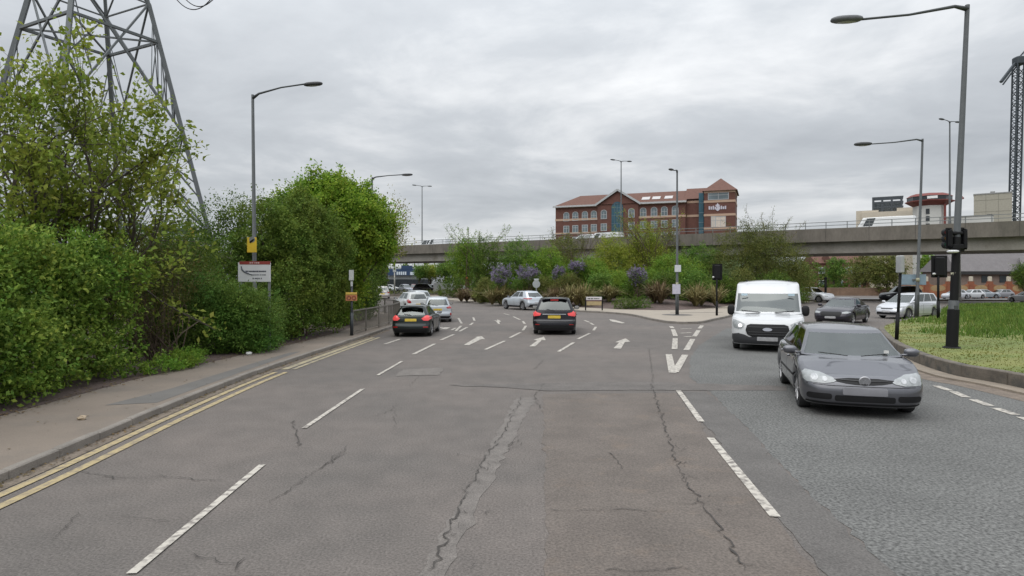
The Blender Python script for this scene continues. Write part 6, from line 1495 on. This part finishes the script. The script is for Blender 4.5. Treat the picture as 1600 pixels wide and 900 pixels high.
shrub('shrub', 'dark evergreen shrub at the corner behind the railing', 'shrub', (-8.6, 36.5, .1), [(-8.3, 34.8, 1.2, .9, 1.0, 1.3), (-8.8, 36.8, 1.6, 1.2, 1.2, 1.6), (-10.4, 39, 2.0, 1.6, 1.4, 2.0), (-9.0, 38.5, 3.4, 1.3, 1.3, 1.7)], 34000, .11, L_DARK, None, 10, .55, depth=.2, sr=.2)
shrub('weeds', 'low patch of fresh weeds at the pavement edge after the near hedge', 'weeds', (-8.4, 15.9, .11), [(-8.35, 15.2, .18, .35, .5, .22), (-8.3, 16.2, .2, .4, .6, .26), (-8.6, 16.9, .22, .4, .5, .3), (-8.15, 15.8, .14, .25, .4, .16)], 9000, .055, L_BRIGHT, None, 6, .5, .008, sr=.08)
# fill behind the hedges so that the land does not read empty from the side
tl = []
for i in range(26): tl.append((-24 - RNG.uniform(0, 36), 20 + i * 1.6 + RNG.normal(0, 1), RNG.uniform(1.0, 1.8), RNG.uniform(2, 3.4), RNG.uniform(2, 3), RNG.uniform(1.2, 2.0)))
o = foliage('undergrowth', tl, 42000, .20, L_DARK, None, .6, sr=.4); o['kind'] = 'stuff'

# --- planted island
def spot(px, Y): return Vector(((px - 800) / 1000 * Y, Y, 0))
from mathutils.geometry import intersect_point_tri_2d
BED = BVHTree.FromPolygons([Vector(v) for v in bm_.v], [f for f in bm_.f])
def bed_z(x, y):
    h = BED.ray_cast(Vector((x, y, 30)), Vector((0, 0, -1))); return h[0].z if h[0] else .11
def island_shrub(label, px, Y, wpx, ytop, m, n, L, name='shrub', cat='shrub', group='shrubs on the island', thin=False, nl=9, ybot=None, aspect=.5, sr=.25, nst=8, dz=.75, **kw):
    k = Y / 1000; p = spot(px, Y); gz_ = bed_z(p.x, p.y); W = wpx * k / 2; zt = 2.3 + (438 - ytop) * k
    z0 = gz_ if ybot is None else 2.3 + (438 - ybot) * k
    lob = []
    for i in range(nl):
        a = RNG.random() * 2 * pi; rr = sqrt(RNG.random()) * .62; t = RNG.random()
        r = W * RNG.uniform(.36, .52); hz_ = (zt - z0) * RNG.uniform(.22, .36)
        z = z0 + hz_ * .8 + (zt - z0 - hz_ * 1.75) * (t if rr < .4 else t * .6)
        lob.append((p.x + W * rr * cos(a), p.y + W * rr * sin(a) * dz, max(z, z0 + hz_ * .6), r, r * .9, hz_))
    lob.append((p.x, p.y, zt - (zt - z0) * .22, W * .42, W * .4, (zt - z0) * .22)); lob.append((p.x, p.y, z0 + (zt - z0) * .4, W * .62, W * .5, (zt - z0) * .42))
    return shrub(name, label, cat, (p.x, p.y, gz_), lob, n, L, m, group, nst, aspect, .05, sr=sr, **kw)
IS_L = [
 ('tall feathery green shrub at the left end of the island', 730, 76, 66, 374, L_BRIGHT, 15000, .19, 'shrub', .3),
 ('dark leafy shrub with spiky top left of the first purple bush', 765, 73, 70, 372, L_DARK, 15000, .17, 'shrub', .34),
 ('broad mid green shrub behind the two left purple bushes', 812, 72, 90, 377, L_BUSH, 22000, .17, 'shrub', .42),
 ('rounded green shrub above the silver crossover', 858, 70, 78, 385, L_BRIGHT, 17000, .16, 'shrub', .45),
 ('dull olive shrub between the purple bushes under the flyover', 885, 75, 90, 372, L_OLIVE, 20000, .18, 'shrub', .4),
 ('yellow green feathery shrub in the middle of the island', 960, 70, 84, 366, L_YEL, 21000, .17, 'shrub', .34),
 ('tall yellow green shrub left of the island lamp post', 1003, 72, 78, 346, L_YEL, 22000, .18, 'shrub', .34),
 ('olive wispy shrub rising in front of the brick office block', 1036, 77, 70, 338, L_OLIVE, 10500, .18, 'shrub', .34),
 ('dense dark green rounded shrub behind the island lamp post', 1050, 62, 104, 398, L_BRIGHT, 26000, .14, 'shrub', .5),
 ('bright green low shrub left of the third purple bush', 925, 62, 80, 404, L_BRIGHT, 18000, .13, 'shrub', .5),
 ('green shrub below the flyover between lamp post and signal', 1100, 70, 96, 384, L_BUSH, 21000, .16, 'shrub', .5),
 ('low bright shrub tucked behind the strap leaved clumps', 965, 58, 60, 425, L_BRIGHT, 11000, .12, 'shrub', .5),
 ('low green shrub behind the round road sign', 812, 61, 60, 436, L_BUSH, 10500, .12, 'shrub', .5),
]
for lab, px, Y, w, yt, m, n, L, nm, asp in IS_L: island_shrub(lab, px, Y, w * 1.1, yt, m, int(n * 1.7), L, nm, ybot=(437 if px == 730 else None), aspect=asp, sr=.30, depth=.20, lump=.18)
island_shrub('large dark olive tree with bare twiggy top behind the white van', 1190, 66, 168, 350, leafmat('leaf_van_tree', (.045, .062, .018), (.085, .105, .030), (.13, .135, .05), .34), 95000, .15, 'tree', 'tree', None, aspect=.36, nl=14, sr=.34, depth=.24, lump=.2)
island_shrub('grey green shrub low behind the signal pole left of the van', 1140, 60, 72, 408, leafmat('leaf_grey_green', (.050, .080, .036), (.085, .125, .055), (.12, .155, .08), .34), 16000, .12, aspect=.5, sr=.25)
island_shrub('drooping olive shrub right of the white van below the flyover', 1243, 63, 76, 386, L_OLIVE, 19000, .15, aspect=.34, sr=.32, depth=.26)
island_shrub('dark shrub in deep shade behind the white van', 1215, 60, 90, 425, L_DARK, 15000, .13, aspect=.5, sr=.25)
for i, (px, Y, w, yt, m, lab) in enumerate(((757, 63, 44, 436, L_OLIVE, 'low olive shrub at the island left end behind the strap leaves'), (790, 62, 70, 438, L_DARK, 'low dark shrub under the two left purple bushes'), (845, 60, 70, 432, L_OLIVE, 'low olive shrub behind the silver crossover roof'), (888, 58, 66, 428, L_BRONZE, 'low bronze shrub behind the black people mover'), (935, 57, 66, 430, L_BUSH, 'low green shrub above the street nameplate'),
                                         (1000, 56.5, 60, 440, L_BUSH, 'low green shrub under the round purple bush'), (1040, 56.5, 66, 426, L_DARK, 'low dark shrub behind the lilac notice'), (1085, 56, 66, 424, L_BUSH, 'low green shrub behind the striped strap leaves'), (1125, 57, 60, 428, L_DARK, 'low dark shrub behind the black traffic signal'), (1160, 58, 70, 420, L_OLIVE, 'low olive shrub at the shoulder of the white van'))):
    island_shrub(lab, px, Y, w, yt, m, 16000, .13, group='low shrubs on the island', aspect=.5, sr=.22, nl=7)
# bare twiggy tops
def twigs(label, px, Y, ybot, ytop, wpx, n, leaves, m, L=.16, group='twiggy shrubs on the island'):
    k = Y / 1000; p = spot(px, Y); gz_ = bed_z(p.x, p.y); o = empty('twiggy_shrub', (p.x, p.y, gz_), label, 'shrub', group); mb = MB(); tips = []
    zb_, zt_ = 2.3 + (438 - ybot) * k - gz_, 2.3 + (438 - ytop) * k - gz_
    for i in range(n):
        x = RNG.normal(0, .18) * wpx * k * .5; tx = RNG.uniform(-.5, .5) * wpx * k
        a, e_ = Vector((x, RNG.normal(0, .3), 0)), Vector((tx, RNG.normal(0, .5), zb_ + (zt_ - zb_) * RNG.uniform(.35, 1.0)))
        c1 = a + (e_ - a) * .55 + Vector((-(e_.x - a.x) * .25, 0, .35)); mb.tube([a, c1, e_], [.05, .035, .012], 5, False)
        for t in (.35, .55, .7, .82, .95, 1.0):
            q = c1 + (e_ - c1) * t; dd = (e_ - c1).normalized(); tips.append((q, dd)); o_ = (dd + Vector(RNG.normal(0, .6, 3))).normalized(); e2 = q + o_ * RNG.uniform(.3, .8); mb.tube([q, e2], [.016, .006], 4, False); tips.append((e2, o_))
    mb.build('stem', TWIG, o); quads('foliage', tip_leaves(tips, leaves, .16, L, .25), m, o); return o
twigs('spiky topped shrub poking above the flyover parapet at the left end', 745, 74, 390, 357, 100, 16, 7, L_BRIGHT, .26)
twigs('twiggy bare topped tree standing above the flyover right of the office block', 1205, 67, 370, 328, 110, 12, 8, L_OLIVE, .17)
twigs('thin sprays of young growth in front of the brick office block', 1015, 71, 375, 330, 110, 20, 6, L_YEL, .2)
twigs('feathery upright sprays beside the silver crossover', 905, 72, 395, 362, 90, 14, 7, L_OLIVE, .2)
# purple flowering bushes
for lab, px, py, wpx, hpx, Y in (('purple flowering bush furthest left with trailing sides', 784, 430, 36, 30, 58), ('purple flowering bush above the round road sign', 825, 427, 36, 26, 58.5), ('small faded purple bush between the left and middle ones', 872, 428, 18, 24, 61), ('flat topped purple bush high in the shrubs', 902, 416, 27, 16, 61), ('round purple bush left of the island lamp post', 995, 430, 27, 28, 55)):
    k = Y / 1000; p = at(px, py, Y); gz_ = bed_z(p.x, p.y); o = empty('flowering_bush', (p.x, p.y, gz_), lab, 'bush', 'purple flowering bushes'); W, Hh = wpx * k / 2, hpx * k / 2; z = p.z - gz_
    lobes = [(W * .35 * cos(a), W * .3 * sin(a), z + Hh * .25 * sin(a * 2.3), W * .62, W * .55, Hh * .72) for a in (0, 1.3, 2.5, 3.8, 5.1)] + [(W * RNG.uniform(-.9, .9), -.2, z + Hh * RNG.uniform(-.6, .5), W * .3, W * .3, Hh * .4) for _ in range(5)]
    foliage('blossom', lobes, 5200, .085, L_PURP, o, .7, depth=.16, lump=.3, spray=12, sr=.10)
    foliage('foliage', [(W * .2, -.1, z - Hh * .35, W * .8, W * .8, Hh * .8), (0, .3, z - Hh * .9, W * .8, W * .7, Hh * 1.2), (0, .4, max(.6, z * .4), W * .8, W * .7, max(.5, z * .4))], 3600, .12, L_DARK, o, .5, sr=.2)
    m_ = MB(); stems(m_, (0, 0, 0), lobes, 8, .04); m_.build('stem', TWIG, o)
# strap-leaved clumps
def strap_clump(label, px, ybase, Y, wpx, hpx, m, n=300, group='strap leaved clumps along the island edge'):
    k = Y / 1000; p = spot(px, Y); gz_ = bed_z(p.x, p.y); o = empty('strap_leaved_plant', (p.x, p.y, gz_), label, 'plant', group); W, H_ = wpx * k / 2, hpx * k
    Vq = []
    for c in range(4):
        cx_, cy_ = RNG.normal(0, W * .36), RNG.normal(0, W * .3)
        for i in range(n // 4):
            a = RNG.random() * 2 * pi; ln = H_ * RNG.uniform(.8, 1.4); out_ = ln * RNG.uniform(.2, 1.15); w = RNG.uniform(.035, .06); pts = []
            for j in range(5): t = j / 4; pts.append(Vector((cx_ + cos(a) * (.05 + out_ * t ** 1.3), cy_ + sin(a) * (.05 + out_ * t ** 1.3), ln * (t - .55 * (out_ / ln) * t ** 3))))
            s_ = Vector((-sin(a), cos(a), 0)) * w
            for j in range(4):
                f0, f1 = (1, .95, .8, .5, .05)[j], (1, .95, .8, .5, .05)[j + 1]
                Vq += [pts[j] - s_ * f0, pts[j] + s_ * f0, pts[j + 1] + s_ * f1, pts[j + 1] - s_ * f1]
    quads('foliage', np.array([tuple(v) for v in Vq]), m, o); return o
for i, (lab, px, Y, w, h, m) in enumerate((('strap leaved clump at the left tip of the island', 733, 66, 40, 20, L_STRAPB), ('large bronze strap leaved clump left of the silver crossover', 780, 57.5, 46, 30, L_STRAP), ('strap leaved clump hidden behind the silver crossover', 812, 57, 40, 24, L_STRAPB), ('bronze strap leaved clump above the black people mover', 870, 54, 50, 30, L_STRAPB), ('pale strap leaved clump behind the street nameplate', 908, 53, 50, 34, L_STRAP), ('strap leaved clump right of the low clipped bush', 1032, 51.5, 44, 34, L_STRAPB), ('striped strap leaved clump left of the black traffic signal', 1095, 51, 56, 36, L_STRAP), ('sparse strap leaved clump between the nameplate and the clipped bush', 948, 54, 30, 26, L_STRAP))):
    strap_clump(lab, px, 0, Y, w, h, m, 420)
shrub('bush', 'low clipped dark green bush in front of the round purple bush', 'bush', (*spot(987, 48.6).xy, .12), [(spot(px, 48.6).x, 48.6, .52, .62, .6, .48) for px in (972, 982, 993, 1003)], 9500, .07, L_DARK, None, 6, .5, .02, depth=.12, sr=.1)
hb = empty('clipped_hedge', (*spot(707, 80).xy, .1), 'dark clipped hedge block at the left end of the island', 'hedge'); foliage('foliage', [(x, 0, .9, .8, .9, 1.0) for x in (-1.0, -.2, .6, 1.3)], 7000, .12, L_DARK, hb, .5, depth=.12, sr=.12); m_ = MB(); stems(m_, (0, 0, 0), [(x, 0, 1, .5, .5, .5) for x in (-1, 0, 1)], 6, .03); m_.build('stem', TWIG, hb)

# --- trees seen under and beyond the flyover
gf_ = 'trees beyond the flyover'
for lab, px, Y, w, yt, yb, m, n, L in (('dark tree under the flyover between the black poles', 1385, 96, 66, 398, 452, L_OLIVE, 14000, .24), ('olive tree beyond the flyover left of the thin black pole', 1350, 103, 50, 399, 445, L_OLIVE, 10000, .24), ('bright green tree beyond the flyover right of the shorter street lamp', 1448, 104, 34, 397, 440, L_BRIGHT, 8000, .24), ('pale green tree far beyond the flyover right of the van', 1303, 125, 30, 402, 445, L_BUSH, 6000, .28),
                                       ('yellowish tree under the left end of the flyover', 672, 134, 44, 414, 440, L_YEL, 8500, .24), ('green tree under the flyover beside the retail unit', 655, 132, 26, 414, 442, L_BUSH, 6000, .24), ('green tree under the flyover at the edge of the island shrubs', 696, 130, 36, 410, 440, L_BUSH, 7500, .24), ('green tree behind the maple at the far left end of the flyover', 585, 96, 36, 392, 455, L_BUSH, 8500, .22), ('small dark tree against the right edge by the bungalow', 1598, 84, 22, 415, 455, L_DARK, 5500, .16),
                                       ('dark shrub at the far left beyond the side road', 592, 100, 34, 432, 462, L_DARK, 6500, .2)):
    k = Y / 1000; p = spot(px, Y); zt_ = 2.3 + (438 - yt) * k; W = w * k / 2
    lob = [(p.x + W * .5 * RNG.normal(0, .6), p.y + W * .4 * RNG.normal(0, .6), zt_ * RNG.uniform(.45 if yb > 443 else .66, .82), W * .6, W * .6, zt_ * (.24 if yb > 443 else .18)) for _ in range(7)] + [(p.x, p.y, zt_ * .8, W * .5, W * .5, zt_ * .2), (p.x, p.y, zt_ * (.35 if yb > 443 else .68), W * .6, W * .5, zt_ * (.3 if yb > 443 else .22))]
    o = empty('distant_tree', (p.x, p.y, 0), lab, 'tree', gf_); lb = rel(o, lob); foliage('crown', lb, n, L, m, o, .55, sr=.35, depth=.24)
    m_ = MB(); m_.tube([(0, 0, -.05), (.1, 0, zt_ * .4), (0, 0, zt_ * .75)], [.2, .14, .05], 8, False); stems(m_, (0, 0, zt_ * .25), lb, 6, .07); m_.build('trunk', BARK, o, True)
lob = [(-50 + i * 6.5 + RNG.normal(0, 1), 96 + RNG.normal(0, .4), .3, 3.4, .9, .4) for i in range(7)]
o = foliage('verge_undergrowth', lob, 16000, .16, L_OLIVE, None, .5, sr=.25); o['kind'] = 'stuff'
bl = []
for px in range(540, 1330, 16):
    Y_ = (178 if 580 < px < 700 else 128) + RNG.uniform(-5, 8); p = spot(px, Y_); bl.append((p.x, p.y, RNG.uniform(2.0, 3.0), 2.6, 2.2, RNG.uniform(2.2, 3.4)))
o = foliage('far_hedgerow_foliage', bl, 42000, .42, L_DARK, None, .6, sr=.6, depth=.3); o['kind'] = 'stuff'
wl_ = []
for i in range(46):
    a = radians(-62 + i * 2.75); R_ = 260 + RNG.uniform(-12, 30); wl_.append((R_ * sin(a), R_ * cos(a), 3.0, 10, 7, RNG.uniform(3.5, 6)))
o = foliage('far_treeline', wl_, 52000, 1.15, L_DARK, None, .6, sr=1.2); o['kind'] = 'stuff'

# scraps on the pavement
for lab, px, py, sz in (('white paper scrap at the hedge foot by the pavement edge', 389, 554, .16), ('pale crumpled wrapper under the near hedge', 128, 655, .12), ('buff cardboard scrap by the weeds', 279, 569, .18)):
    p = gr(px, py, .115); o = empty('litter_scrap', p, lab, 'litter', 'scraps of litter on the pavement'); m_ = MB()
    m_.ell((0, 0, sz * .2), (sz * .5, sz * .38, sz * .22), 9, 5, .6, Matrix.Rotation(.4, 3, 'X')); m_.v = [tuple(np.array(v) + RNG.normal(0, sz * .05, 3)) for v in m_.v]; m_.build('scrap', mat('litter_white' if 'white' in lab else 'litter_buff', (.55, .55, .53) if 'white' in lab else (.34, .27, .19), .8), o)
